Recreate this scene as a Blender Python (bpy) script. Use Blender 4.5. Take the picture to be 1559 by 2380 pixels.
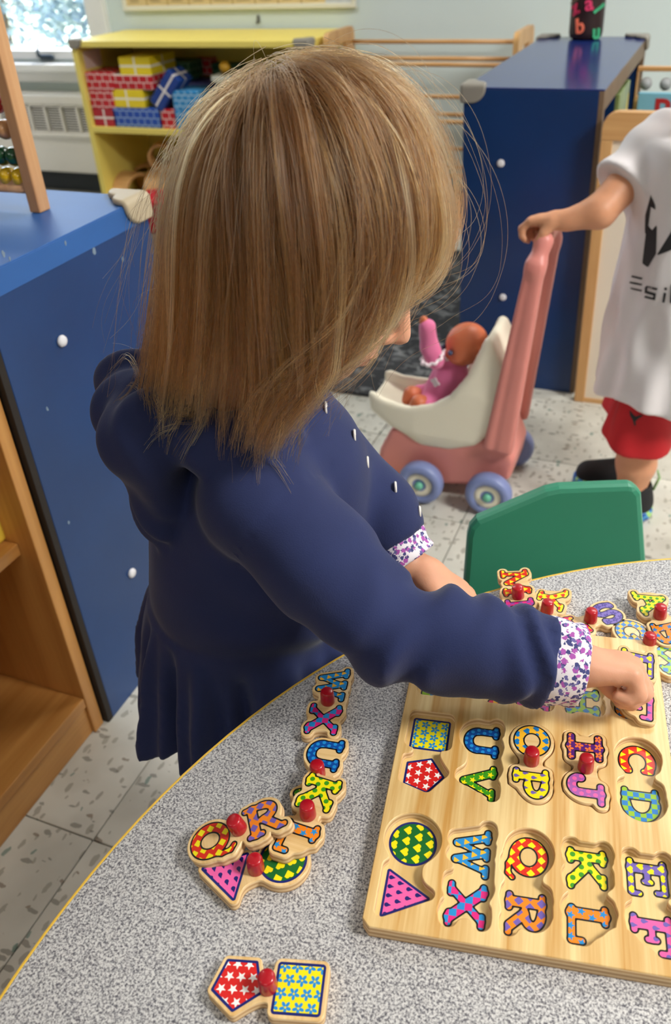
import bpy, bmesh, math, random
import numpy as np
from mathutils import Vector, Matrix
random.seed(7); RNG = np.random.default_rng(7)
for o in list(bpy.data.objects): bpy.data.objects.remove(o)
scene = bpy.context.scene
COL = scene.collection
# ---------------------------------------------------------------- camera
FPX, CX, CY = 1957.3, 856.4, 1092.6
PITCH, ROLL, YAW, HCAM = .5793, -.0505, .3926, 1.12
def _axes():
    cp, sp = math.cos(PITCH), math.sin(PITCH)
    dn, fw, rt = np.array([0, cp, sp]), np.array([0, -sp, cp]), np.array([1., 0, 0])
    cr, sr = math.cos(ROLL), math.sin(ROLL)
    M = np.array([[cr, -sr, 0], [sr, cr, 0], [0, 0, 1]])
    dn, fw, rt = M @ dn, M @ fw, M @ rt
    cy, sy = math.cos(YAW), math.sin(YAW)
    return np.array([cy*rt - sy*fw, cy*fw + sy*rt, -dn])
RW = _axes(); CAMP = np.array([0, 0, HCAM])
def wray(p): return RW @ np.array([(p[0]-CX)/FPX, (p[1]-CY)/FPX, 1.0])
def onz(p, z): d = wray(p); return CAMP + d*((z-HCAM)/d[2])
def ony(p, y): d = wray(p); return CAMP + d*(y/d[1])
def onx(p, x): d = wray(p); return CAMP + d*(x/d[0])
def dep(p, d): return CAMP + d*wray(p)
cam = bpy.data.cameras.new('camera'); camo = bpy.data.objects.new('camera', cam); COL.objects.link(camo)
right, up, back = RW @ [1, 0, 0], RW @ [0, -1, 0], RW @ [0, 0, -1]
camo.matrix_world = Matrix(((right[0], up[0], back[0], 0), (right[1], up[1], back[1], 0), (right[2], up[2], back[2], HCAM), (0, 0, 0, 1)))
cam.sensor_fit = 'AUTO'; cam.sensor_width = 36.0
cam.lens = FPX*36.0/2380.0
cam.shift_x = (779.5-CX)/2380.0; cam.shift_y = (CY-1190.0)/2380.0
cam.clip_start = .02; cam.clip_end = 80
cam.dof.use_dof = True; cam.dof.focus_distance = .68; cam.dof.aperture_fstop = 8.0
scene.camera = camo
# ---------------------------------------------------------------- world, lights, exposure
scene.view_settings.view_transform = 'Standard'; scene.view_settings.look = 'None'
scene.view_settings.gamma = 1.0; scene.view_settings.use_curve_mapping = False
scene.view_settings.exposure = 0.32
w = bpy.data.worlds.new('sky'); scene.world = w; w.use_nodes = True
wn = w.node_tree.nodes; wl = w.node_tree.links
bg = wn['Background']; sky = wn.new('ShaderNodeTexSky'); sky.sky_type = 'NISHITA'
sky.sun_elevation = math.radians(40); sky.sun_rotation = math.radians(150); sky.sun_disc = False
wl.new(sky.outputs[0], bg.inputs[0]); bg.inputs[1].default_value = .9
sun = bpy.data.lights.new('sun', 'SUN'); sun.energy = 14.0; sun.angle = .02; sun.color = (1, .95, .86)
suno = bpy.data.objects.new('sun', sun); COL.objects.link(suno); suno.rotation_euler = (math.radians(50), 0, math.radians(150))
def area(name, loc, sx, sy, power, color=(1, .97, .92), rot=(0, 0, 0)):
    l = bpy.data.lights.new(name, 'AREA'); l.shape = 'RECTANGLE'; l.size = sx; l.size_y = sy; l.energy = power; l.color = color
    o = bpy.data.objects.new(name, l); COL.objects.link(o); o.location = loc; o.rotation_euler = rot; return o
CEIL = 2.65
LAMPS = [(-2.3, 2.5), (.6, 2.7), (2.0, .7), (-2.3, -1.2), (.1, -1.9)]
LPOW = [10, 24, 96, 1.0, 4.5]
for i, (x, y) in enumerate(LAMPS):
    area('ceiling_lamp_light', (x, y, CEIL-.09), 1.15, .55, LPOW[i])
area('window_daylight', (-3.5, 3.62, 1.25), 1.4, 1.1, 14, (.85, .93, 1), (math.radians(-90), 0, 0))

# ---------------------------------------------------------------- helpers
def S(r, g, b):
    f = lambda c: (c/12.92 if c <= .04045 else ((c+.055)/1.055)**2.4)
    return (f(r/255), f(g/255), f(b/255), 1)
MATS = {}
def mat(name, col, rough=.5, var=0.0, vscale=20, bump=0.0, bscale=200, metal=0, coat=0, sheen=0, sss=0, spec=.5, stretch=None, bdist=.001):
    if name in MATS: return MATS[name]
    m = bpy.data.materials.new(name); m.use_nodes = True; nt = m.node_tree; b = nt.nodes['Principled BSDF']
    b.inputs['Base Color'].default_value = col; b.inputs['Roughness'].default_value = rough; b.inputs['Metallic'].default_value = metal
    b.inputs['Coat Weight'].default_value = coat; b.inputs['Specular IOR Level'].default_value = spec
    b.inputs['Sheen Weight'].default_value = sheen
    if sheen: b.inputs['Sheen Roughness'].default_value = .4
    if sss:
        b.inputs['Subsurface Weight'].default_value = sss; b.inputs['Subsurface Radius'].default_value = (1, .35, .2); b.inputs['Subsurface Scale'].default_value = .006
    tc = nt.nodes.new('ShaderNodeTexCoord'); mp = nt.nodes.new('ShaderNodeMapping'); nt.links.new(tc.outputs['Object'], mp.inputs[0])
    if stretch: mp.inputs['Scale'].default_value = stretch
    if var:
        n = nt.nodes.new('ShaderNodeTexNoise'); n.inputs['Scale'].default_value = vscale; n.inputs['Detail'].default_value = 4
        nt.links.new(mp.outputs[0], n.inputs['Vector'])
        r = nt.nodes.new('ShaderNodeValToRGB'); r.color_ramp.elements[0].position = .3; r.color_ramp.elements[1].position = .7
        r.color_ramp.elements[0].color = tuple(c*(1-var) for c in col[:3])+(1,); r.color_ramp.elements[1].color = tuple(min(1, c*(1+var)) for c in col[:3])+(1,)
        nt.links.new(n.outputs[0], r.inputs[0]); nt.links.new(r.outputs[0], b.inputs['Base Color'])
    if bump:
        n = nt.nodes.new('ShaderNodeTexNoise'); n.inputs['Scale'].default_value = bscale; n.inputs['Detail'].default_value = 3
        nt.links.new(mp.outputs[0], n.inputs['Vector'])
        bp = nt.nodes.new('ShaderNodeBump'); bp.inputs['Strength'].default_value = bump; bp.inputs['Distance'].default_value = bdist
        nt.links.new(n.outputs[0], bp.inputs['Height']); nt.links.new(bp.outputs[0], b.inputs['Normal'])
    MATS[name] = m; return m
def wood(name, c1, c2, scale=1.0, axis='Y', rough=.4, rings=60, coat=.15):
    """grain: noise stretched along one object axis"""
    if name in MATS: return MATS[name]
    m = bpy.data.materials.new(name); m.use_nodes = True; nt = m.node_tree; b = nt.nodes['Principled BSDF']
    b.inputs['Roughness'].default_value = rough; b.inputs['Coat Weight'].default_value = coat; b.inputs['Coat Roughness'].default_value = .25
    tc = nt.nodes.new('ShaderNodeTexCoord'); mp = nt.nodes.new('ShaderNodeMapping'); nt.links.new(tc.outputs['Object'], mp.inputs[0])
    s = {'X': (.05, 1, 1), 'Y': (1, .05, 1), 'Z': (1, 1, .05)}[axis]; mp.inputs['Scale'].default_value = tuple(scale*k for k in s)
    n1 = nt.nodes.new('ShaderNodeTexNoise'); n1.inputs['Scale'].default_value = rings; n1.inputs['Detail'].default_value = 3; n1.inputs['Distortion'].default_value = .6
    n2 = nt.nodes.new('ShaderNodeTexNoise'); n2.inputs['Scale'].default_value = rings*6; n2.inputs['Detail'].default_value = 2
    for n in (n1, n2): nt.links.new(mp.outputs[0], n.inputs['Vector'])
    mx = nt.nodes.new('ShaderNodeMath'); mx.operation = 'MULTIPLY_ADD'; mx.inputs[1].default_value = .3
    nt.links.new(n2.outputs[0], mx.inputs[0]); nt.links.new(n1.outputs[0], mx.inputs[2])
    r = nt.nodes.new('ShaderNodeValToRGB'); r.color_ramp.elements[0].position = .45; r.color_ramp.elements[1].position = .85
    r.color_ramp.elements[0].color = c1; r.color_ramp.elements[1].color = c2
    nt.links.new(mx.outputs[0], r.inputs[0]); nt.links.new(r.outputs[0], b.inputs['Base Color'])
    MATS[name] = m; return m
def finish(o, parent=None, label=None, cat=None, group=None, kind=None):
    COL.objects.link(o)
    if parent is not None: o.parent = parent
    if label: o['label'] = label
    if cat: o['category'] = cat
    if group: o['group'] = group
    if kind: o['kind'] = kind
    return o
def empty(name, loc=(0, 0, 0), rz=0, label=None, cat=None, group=None, kind=None, rot=None):
    o = bpy.data.objects.new(name, None); o.empty_display_size = .05
    o.location = tuple(float(k) for k in loc); o.rotation_euler = rot if rot else (0, 0, rz)
    return finish(o, None, label, cat, group, kind)
class MB:
    def __init__(s): s.v = []; s.f = []; s.m = []; s.sm = []
    def add(s, vs, fs, mi=0, smooth=False):
        k = len(s.v); s.v += [tuple(float(c) for c in p) for p in vs]
        s.f += [tuple(i+k for i in f) for f in fs]; s.m += [mi]*len(fs); s.sm += [smooth]*len(fs); return s
    def bm(s, b, mi=0, smooth=False):
        b.verts.index_update(); r = s.add([v.co[:] for v in b.verts], [[v.index for v in f.verts] for f in b.faces], mi, smooth); b.free(); return r
    def box(s, c, d, bev=0.0, seg=2, mi=0, M=None, smooth=False):
        b = bmesh.new(); bmesh.ops.create_cube(b, size=1)
        bmesh.ops.scale(b, vec=d, verts=b.verts)
        if bev: bmesh.ops.bevel(b, geom=b.edges[:], offset=min(bev, min(d)*.49), segments=seg, affect='EDGES', profile=.5)
        if M is not None: bmesh.ops.transform(b, matrix=M, verts=b.verts)
        bmesh.ops.translate(b, vec=c, verts=b.verts); return s.bm(b, mi, smooth)
    def box2(s, a, b, bev=0.0, seg=2, mi=0):
        a = np.array(a, float); b = np.array(b, float); return s.box(tuple((a+b)/2), tuple(abs(b-a)), bev, seg, mi)
    def lathe(s, prof, n=24, M=None, mi=0, smooth=True):
        """prof: (r,z) list; capped"""
        vs = []; fs = []; k = len(prof)
        for r, z in prof:
            for i in range(n): a = 2*math.pi*i/n; vs.append((r*math.cos(a), r*math.sin(a), z))
        for j in range(k-1):
            for i in range(n): fs.append((j*n+i, j*n+(i+1) % n, (j+1)*n+(i+1) % n, (j+1)*n+i))
        fs.append(tuple(range(n))[::-1]); fs.append(tuple((k-1)*n+i for i in range(n)))
        if M is not None: vs = [tuple(M @ Vector(v)) for v in vs]
        return s.add(vs, fs, mi, smooth)
    def tube(s, pts, r, n=10, mi=0, smooth=True, flat=1.0):
        pts = [Vector(tuple(float(c) for c in p)) for p in pts]; rr = r if hasattr(r, '__len__') else [r]*len(pts); vs = []; fs = []
        ref = Vector((0, 0, 1)); 
        if abs((pts[1]-pts[0]).normalized().dot(ref)) > .9: ref = Vector((1, 0, 0))
        for i, p in enumerate(pts):
            t = (pts[min(i+1, len(pts)-1)]-pts[max(i-1, 0)]).normalized(); a = t.cross(ref).normalized(); b = t.cross(a).normalized()
            for q in range(n): an = 2*math.pi*q/n; vs.append(p+a*math.cos(an)*rr[i]+b*math.sin(an)*rr[i]*flat)
        for i in range(len(pts)-1):
            for q in range(n): fs.append((i*n+q, i*n+(q+1) % n, (i+1)*n+(q+1) % n, (i+1)*n+q))
        fs.append(tuple(range(n))[::-1]); fs.append(tuple((len(pts)-1)*n+q for q in range(n)))
        return s.add(vs, fs, mi, smooth)
    def prism(s, poly, z0, z1, M=None, mi=0, bev=0):
        """poly: 2D outline, extruded in local z"""
        b = bmesh.new(); vs = [b.verts.new((x, y, z0)) for x, y in poly]; f = b.faces.new(vs)
        r = bmesh.ops.extrude_face_region(b, geom=[f]); bmesh.ops.translate(b, vec=(0, 0, z1-z0), verts=[e for e in r['geom'] if isinstance(e, bmesh.types.BMVert)])
        bmesh.ops.recalc_face_normals(b, faces=b.faces)
        if bev: bmesh.ops.bevel(b, geom=[e for e in b.edges if len(e.link_faces) == 2 and e.calc_face_angle() > .6], offset=bev, segments=2, affect='EDGES', profile=.5)
        if M is not None: bmesh.ops.transform(b, matrix=M, verts=b.verts)
        return s.bm(b, mi)
    def mesh(s, name, mats):
        me = bpy.data.meshes.new(name); me.from_pydata(s.v, [], s.f)
        for m in (mats if isinstance(mats, (list, tuple)) else [mats]): me.materials.append(m)
        me.polygons.foreach_set('material_index', s.m); me.polygons.foreach_set('use_smooth', s.sm); me.update(); return me
    def obj(s, name, mats, parent=None, label=None, cat=None, group=None, kind=None, loc=(0, 0, 0), rz=0):
        o = bpy.data.objects.new(name, s.mesh(name, mats)); o.location = tuple(float(k) for k in loc); o.rotation_euler[2] = rz
        return finish(o, parent, label, cat, group, kind)
def inst(name, me, parent=None, loc=(0, 0, 0), rot=(0, 0, 0), scale=(1, 1, 1), label=None, cat=None, group=None, kind=None):
    o = bpy.data.objects.new(name, me); o.location = tuple(float(k) for k in loc); o.rotation_euler = rot; o.scale = scale
    return finish(o, parent, label, cat, group, kind)
def rrect(x0, y0, x1, y1, r, n=5):
    out = []
    for cx, cy, a in ((x1-r, y1-r, 0), (x0+r, y1-r, 90), (x0+r, y0+r, 180), (x1-r, y0+r, 270)):
        for i in range(n+1): t = math.radians(a+90*i/n); out.append((cx+r*math.cos(t), cy+r*math.sin(t)))
    return out
# ---- implicit surfaces
def V3(p): return np.array(p, float)
def sd_caps(P, a, b, ra, rb=None):
    rb = ra if rb is None else rb; a = V3(a); b = V3(b); ab = b-a; h = np.clip(((P-a) @ ab)/max(ab @ ab, 1e-12), 0, 1)
    return np.sqrt((((P-a)-h[..., None]*ab)**2).sum(-1))-(ra+(rb-ra)*h)
def sd_ell(P, c, r, R=None):
    q = P-V3(c)
    if R is not None: q = q @ np.array(R, float).T      # rows of R are the local axes
    r = V3(r); k0 = np.sqrt(((q/r)**2).sum(-1)); k1 = np.sqrt(((q/r**2)**2).sum(-1)); return k0*(k0-1)/np.maximum(k1, 1e-9)
def sd_box(P, c, h, r=0.0, R=None):
    q = P-V3(c)
    if R is not None: q = q @ np.array(R, float).T
    q = np.abs(q)-(V3(h)-r); return np.sqrt((np.maximum(q, 0)**2).sum(-1))+np.minimum(q.max(-1), 0)-r
def smin(a, b, k): h = np.clip(.5+.5*(b-a)/k, 0, 1); return b+(a-b)*h-k*h*(1-h)
def smax(a, b, k): return -smin(-a, -b, k)
def chain(P, pts, rs, k=.01):
    d = None
    for i in range(len(pts)-1):
        e = sd_caps(P, pts[i], pts[i+1], rs[i], rs[i+1]); d = e if d is None else smin(d, e, k)
    return d
def nets(fn, lo, hi, h):
    """naive surface nets of fn<0"""
    lo = V3(lo); hi = V3(hi); n = np.maximum(np.ceil((hi-lo)/h).astype(int)+1, 3)
    ax = [lo[i]+h*np.arange(n[i]) for i in range(3)]
    B = 6; nb = np.ceil(n/B).astype(int); bc = np.stack(np.meshgrid(*[lo[i]+h*(B*np.arange(nb[i])+(B-1)/2) for i in range(3)], indexing='ij'), -1)
    Fc = fn(bc.reshape(-1, 3)).reshape(nb); near = np.abs(Fc) < h*B*.87*1.5+.006
    rep = lambda A: np.repeat(np.repeat(np.repeat(A, B, 0), B, 1), B, 2)[:n[0], :n[1], :n[2]]
    F = rep(Fc).astype(float); K_ = np.argwhere(rep(near)); F[tuple(K_.T)] = fn(lo+h*K_)
    s = F < 0; c = np.array(n)-1
    cor = [(i, j, k) for i in (0, 1) for j in (0, 1) for k in (0, 1)]
    sub = lambda A, o: A[o[0]:o[0]+c[0], o[1]:o[1]+c[1], o[2]:o[2]+c[2]]
    cnt = sum(sub(s, o).astype(int) for o in cor); act = (cnt > 0) & (cnt < 8)
    idx = -np.ones(tuple(c), int); I = np.argwhere(act); idx[act] = np.arange(len(I))
    acc = np.zeros((len(I), 3)); num = np.zeros(len(I))
    for a in range(8):
        for b in range(a+1, 8):
            oa, ob = np.array(cor[a]), np.array(cor[b])
            if abs(oa-ob).sum() != 1: continue
            fa = F[tuple((I+oa).T)]; fb = F[tuple((I+ob).T)]; m = (fa < 0) != (fb < 0)
            t = np.where(m, fa/np.where(m, fa-fb, 1), 0)
            acc += np.where(m[:, None], oa+(ob-oa)*t[:, None], 0); num += m
    V = lo+h*(I+acc/num[:, None]); faces = []
    for d in range(3):
        e = [0, 0, 0]; e[d] = 1; u, v = (d+1) % 3, (d+2) % 3
        sl0 = [slice(1, c[i]) for i in range(3)]; sl0[d] = slice(0, c[d])
        a = s[tuple(sl0)]; sl1 = list(sl0); sl1[d] = slice(1, c[d]+1); b = s[tuple(sl1)]
        K = np.argwhere(a != b)
        if not len(K): continue
        off = np.array([1, 1, 1]); off[d] = 0; K = K+off; neg = a[tuple((K-off).T)]
        du = np.zeros(3, int); du[u] = 1; dv = np.zeros(3, int); dv[v] = 1
        q = np.stack([idx[tuple((K-du-dv).T)], idx[tuple((K-dv).T)], idx[tuple(K.T)], idx[tuple((K-du).T)]], 1)
        q[~neg] = q[~neg][:, ::-1]; faces.append(q)
    return V, np.concatenate(faces)
def nets_mesh(name, fn, lo, hi, h, mats, matfn=None, relax=0):
    V, Fq = nets(fn, lo, hi, h)
    for _ in range(relax):
        A = np.zeros_like(V); n = np.zeros(len(V))
        for i in range(4):
            for j in ((i+1) % 4, (i+3) % 4): np.add.at(A, Fq[:, i], V[Fq[:, j]]); np.add.at(n, Fq[:, i], 1)
        V = .5*V+.5*A/n[:, None]
    me = bpy.data.meshes.new(name); me.from_pydata(V.tolist(), [], Fq.tolist())
    for m in (mats if isinstance(mats, (list, tuple)) else [mats]): me.materials.append(m)
    if matfn is not None: me.polygons.foreach_set('material_index', matfn(V[Fq].mean(1)).astype(int))
    me.polygons.foreach_set('use_smooth', [True]*len(Fq)); me.update(); return me
def bounds(pts, pad): p = np.array(pts, float); return p.min(0)-pad, p.max(0)+pad
def vnoise(P, s, seed=0):
    """cheap smooth pseudo-noise, about -1..1"""
    r = np.random.default_rng(seed); o = np.zeros(P.shape[:-1])
    for i in range(6):
        k = r.normal(size=3); k /= np.linalg.norm(k); o += np.sin(P @ k*s*(.7+.6*r.random())+r.random()*6.28)
    return o/3
# ---- flat print: marching squares
def msq(F, x0, y0, h):
    """polygons of F<0 on a lattice F[ix,iy]; returns verts(list of xy), faces, boundary segments"""
    ins = F < 0; nx, ny = F.shape; vs = []; fs = []; seg = []; cache = {}
    def vert(key, xy):
        if key not in cache: cache[key] = len(vs); vs.append(xy)
        return cache[key]
    def corner(i, j): return vert((i, j), (x0+i*h, y0+j*h))
    def cross(i, j, k, l):
        if (k, l) < (i, j): i, j, k, l = k, l, i, j
        a, b = F[i, j], F[k, l]; t = a/(a-b); return vert((i, j, k, l), (x0+(i+(k-i)*t)*h, y0+(j+(l-j)*t)*h))
    full = ins[:-1, :-1] & ins[1:, :-1] & ins[1:, 1:] & ins[:-1, 1:]; anyi = ins[:-1, :-1] | ins[1:, :-1] | ins[1:, 1:] | ins[:-1, 1:]
    for j in range(ny-1):
        row = full[:, j]
        if row.any():
            d = np.diff(np.concatenate([[0], row.astype(int), [0]])); st = np.where(d == 1)[0]; en = np.where(d == -1)[0]
            for a, b in zip(st, en): fs.append((corner(a, j), corner(b, j), corner(b, j+1), corner(a, j+1)))
    for i, j in np.argwhere(anyi & ~full):
        cs = [(i, j), (i+1, j), (i+1, j+1), (i, j+1)]; poly = []; cr = []
        for q in range(4):
            a, b = cs[q], cs[(q+1) % 4]
            if ins[a]: poly.append(corner(*a))
            if ins[a] != ins[b]: k = cross(*a, *b); poly.append(k); cr.append((k, ins[a]))
        if len(poly) >= 3: fs.append(tuple(poly))
        if len(cr) == 2:
            (a, ia), (b, ib) = cr; seg.append((a, b) if ia else (b, a))
        elif len(cr) == 4:
            c0 = cr if cr[0][1] else cr[1:]+cr[:1]
            seg.append((c0[0][0], c0[1][0])); seg.append((c0[2][0], c0[3][0]))
    return vs, fs, seg
# ================================================================ setting
YW = 3.73
m_wall = mat('wall_paint', S(205, 220, 221), .7, var=.02, vscale=3, bump=.15, bscale=250)
m_wall2 = mat('unseen_wall_dark', S(138, 126, 108), .8, var=.1, vscale=30)  # unseen walls, colour darkened to cut bounced fill light
m_white = mat('white_paint', S(228, 230, 232), .45, var=.02, vscale=8)
m_ceil = mat('ceiling_tile', S(225, 224, 220), .9, bump=.3, bscale=300)
def tile_material():
    m = bpy.data.materials.new('vinyl_tile'); m.use_nodes = True; nt = m.node_tree; b = nt.nodes['Principled BSDF']; L = nt.links.new
    tc = nt.nodes.new('ShaderNodeTexCoord'); oi = nt.nodes.new('ShaderNodeObjectInfo')
    off = nt.nodes.new('ShaderNodeVectorMath'); off.operation = 'SCALE'; off.inputs[0].default_value = (37, 91, 53); L(oi.outputs['Random'], off.inputs['Scale'])
    ad = nt.nodes.new('ShaderNodeVectorMath'); ad.operation = 'ADD'; L(tc.outputs['Object'], ad.inputs[0]); L(off.outputs[0], ad.inputs[1])
    base = nt.nodes.new('ShaderNodeTexNoise'); base.inputs['Scale'].default_value = 9; base.inputs['Detail'].default_value = 3; L(ad.outputs[0], base.inputs['Vector'])
    r0 = nt.nodes.new('ShaderNodeValToRGB'); r0.color_ramp.elements[0].position = .35; r0.color_ramp.elements[1].position = .65
    r0.color_ramp.elements[0].color = S(190, 189, 180); r0.color_ramp.elements[1].color = S(212, 211, 202); L(base.outputs[0], r0.inputs[0])
    cur = r0.outputs[0]
    for sc, th, colr, st in ((30, .16, S(138, 134, 122), (1.7, .8, 1)), (21, .11, S(104, 102, 94), (.8, 1.9, 1)), (11, .06, S(52, 108, 98), (1.5, .8, 1)), (14, .06, S(104, 80, 56), (.8, 1.6, 1))):
        mp = nt.nodes.new('ShaderNodeMapping'); mp.inputs['Scale'].default_value = st; mp.inputs['Location'].default_value = (sc, th, 0); L(ad.outputs[0], mp.inputs[0])
        wn_ = nt.nodes.new('ShaderNodeTexNoise'); wn_.inputs['Scale'].default_value = 90; L(ad.outputs[0], wn_.inputs['Vector'])
        mixv = nt.nodes.new('ShaderNodeVectorMath'); mixv.operation = 'MULTIPLY_ADD'; mixv.inputs[1].default_value = (.012, .012, 0); L(wn_.outputs['Color'], mixv.inputs[0]); L(mp.outputs[0], mixv.inputs[2])
        v = nt.nodes.new('ShaderNodeTexVoronoi'); v.inputs['Scale'].default_value = sc; v.voronoi_dimensions = '2D'; L(mixv.outputs[0], v.inputs['Vector'])
        sp = nt.nodes.new('ShaderNodeSeparateColor'); L(v.outputs['Color'], sp.inputs[0])
        mul = nt.nodes.new('ShaderNodeMath'); mul.operation = 'MULTIPLY'; L(sp.outputs[0], mul.inputs[0]); mul.inputs[1].default_value = th*1.5
        lt = nt.nodes.new('ShaderNodeMath'); lt.operation = 'LESS_THAN'; L(v.outputs['Distance'], lt.inputs[0]); L(mul.outputs[0], lt.inputs[1])
        fac = nt.nodes.new('ShaderNodeMath'); fac.operation = 'MULTIPLY'; fac.inputs[1].default_value = .62; L(lt.outputs[0], fac.inputs[0])
        mx = nt.nodes.new('ShaderNodeMix'); mx.data_type = 'RGBA'; L(fac.outputs[0], mx.inputs[0]); L(cur, mx.inputs[6]); mx.inputs[7].default_value = colr; cur = mx.outputs[2]
    L(cur, b.inputs['Base Color']); b.inputs['Roughness'].default_value = .32
    return m
m_tile = tile_material()
m_grout = mat('tile_joint', S(110, 108, 100), .8)
fl = MB().box2((-5, -3, -.04), (3, YW, -.004)).obj('floor', m_grout, kind='structure')
TS = .305; tme = MB().box((0, 0, -.003), (TS-.0022, TS-.0022, .006), .0006, 1).mesh('floor_tile', m_tile)
for i in range(-15, 7):
    for j in range(-7, 8):
        x = -.384+TS*(i+.5); y = 1.445+TS*(j+.5)
        if y-TS/2 > YW or (x > .9 and y > 2.6) or (x < -2.2 and y < 1.0): continue
        if y+TS/2 > YW: continue
        inst('floor_tile', tme, fl, (x, y, 0))
# walls, ceiling
WX0, WX1, WZ0, WZ1 = -4.4, -2.79, .605, 1.95
wb = MB(); wb.box2((-5, YW, 0), (WX0, YW+.12, CEIL)); wb.box2((WX1, YW, 0), (3, YW+.12, CEIL)); wb.box2((WX0, YW, 0), (WX1, YW+.12, WZ0)); wb.box2((WX0, YW, WZ1), (WX1, YW+.12, CEIL))
wb.obj('wall_back', m_wall, kind='structure')
MB().box2((-5.12, -3, 0), (-5, YW+.12, CEIL)).obj('wall_left', m_wall2, kind='structure')
MB().box2((3, -3, 0), (3.12, YW+.12, CEIL)).obj('wall_right', m_wall2, kind='structure')
MB().box2((-5.12, -3.12, 0), (3.12, -3, CEIL)).obj('wall_front', m_wall2, kind='structure')
MB().box2((-5.12, -3.12, CEIL), (3.12, YW+.12, CEIL+.1)).obj('ceiling', m_ceil, kind='structure')
m_lampfr = mat('lamp_frame', S(235, 235, 235), .4)
m_diff = bpy.data.materials.new('lamp_diffuser'); m_diff.use_nodes = True
m_diff.node_tree.nodes['Principled BSDF'].inputs['Emission Color'].default_value = (1, .97, .92, 1); m_diff.node_tree.nodes['Principled BSDF'].inputs['Emission Strength'].default_value = 4
for i, (x, y) in enumerate(LAMPS):
    e = empty('ceiling_light', (x, y, CEIL-.08), 0, 'flat rectangular ceiling light panel with a white frame', 'ceiling light', 'ceiling light panels')
    b = MB(); b.box2((-.62, -.32, 0), (.62, -.29, .08), .004); b.box2((-.62, .29, 0), (.62, .32, .08), .004); b.box2((-.62, -.29, 0), (-.59, .29, .08), .004); b.box2((.59, -.29, 0), (.62, .29, .08), .004); b.obj('frame', m_lampfr, e)
    MB().box2((-.59, -.29, .03), (.59, .29, .04)).obj('diffuser', m_diff, e)
# baseboard
MB().box2((WX0-.6, YW-.02, 0), (3, YW, .085), .004).obj('baseboard_back', mat('baseboard_rubber', S(52, 58, 66), .5), kind='structure')
# window
win = empty('window_1', (0, YW, 0), kind='structure')
b = MB()
b.box2((WX1-.06, -.03, WZ0), (WX1+.045, .10, WZ1), .006); b.box2((WX0-.045, -.03, WZ0), (WX0+.06, .10, WZ1), .006); b.box2((WX0, -.03, WZ1-.06), (WX1, .10, WZ1+.04), .006)
b.box2((WX0+.06, -.012, WZ0), (WX1-.06, .09, WZ0+.04), .005)
b.obj('window_frame', m_white, win)
b = MB(); b.box2((WX0-.07, -.075, WZ0-.05), (WX1+.07, .10, WZ0-.012), .008); b.box2((WX0-.06, -.04, WZ0-.10), (WX1+.06, 0, WZ0-.05), .006); b.obj('window_sill', m_white, win)
m_glass = bpy.data.materials.new('window_glass'); m_glass.use_nodes = True; nt = m_glass.node_tree; nt.nodes.clear()
o_ = nt.nodes.new('ShaderNodeOutputMaterial'); tr = nt.nodes.new('ShaderNodeBsdfTransparent'); gl = nt.nodes.new('ShaderNodeBsdfGlossy'); mx = nt.nodes.new('ShaderNodeMixShader'); gl.inputs['Roughness'].default_value = .02
mx.inputs[0].default_value = .06; nt.links.new(tr.outputs[0], mx.inputs[1]); nt.links.new(gl.outputs[0], mx.inputs[2]); nt.links.new(mx.outputs[0], o_.inputs[0])
MB().box2((WX0+.05, .03, WZ0+.03), (WX1-.05, .036, WZ1-.05)).obj('pane', m_glass, win)
# latch: curved lever on a rounded base
lp = ony((105, 130), YW-.02)
b = MB(); b.box((lp[0]+.015, -.028, lp[2]-.006), (.085, .022, .026), .010, 3, smooth=True)
pts = [(lp[0]-.022, -.036, lp[2]-.002), (lp[0]-.026, -.04, lp[2]+.018), (lp[0]-.016, -.044, lp[2]+.034), (lp[0]-.008, -.046, lp[2]+.048), (lp[0]-.014, -.046, lp[2]+.062)]
b.tube(pts, [.011, .008, .006, .005, .003], 8); b.box((lp[0]-.003, -.046, lp[2]+.052), (.022, .006, .007), .003, 2)
b.obj('latch', mat('latch_metal', S(52, 66, 78), .35, metal=.3), win, label='dark blue-grey window latch with curved lever')
# heater
ht = empty('convector_heater', (0, YW, 0), 0, 'long cream convector heater with slotted grille below the window', 'heater')
m_heat = mat('heater_enamel', S(222, 219, 214), .4, var=.015, vscale=4); m_dark = mat('gap_shade', S(16, 17, 18), .9)
b = MB(); b.box2((WX0-.5, -.12, .09), (-2.66, 0, .275), .006); b.box2((WX0-.5, -.135, .262), (-2.66, 0, .285), .01); b.obj('front_panel', m_heat, ht)
b = MB(); b.box2((WX0-.5, -.125, .415), (-2.66, 0, .46), .008); b.obj('top_cap', m_heat, ht)
MB().box2((WX0-.5, -.06, .275), (-2.66, -.05, .42)).obj('cavity_shade_sheet', m_dark, ht)  # near-black sheet standing in for the shade behind the grille
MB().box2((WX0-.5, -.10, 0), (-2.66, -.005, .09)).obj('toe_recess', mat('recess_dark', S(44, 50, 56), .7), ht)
gw = .098; k = 0
gb = MB()
for r in range(11): gb.box((0, 0, (r-5)*.0118), (.074, .006, .0048))
gb.box((.043, 0, 0), (.012, .02, .14)); gm = gb.mesh('grille', m_heat)
x = -2.70
while x > WX0-.45:
    inst('grille', gm, ht, (x, -.108, .35)); x -= gw
for z0, z1 in ((.275, .288), (.405, .42)): MB().box2((WX0-.5, -.118, z0), (-2.66, -.10, z1), .002).obj('grille_rail', m_heat, ht)
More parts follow.
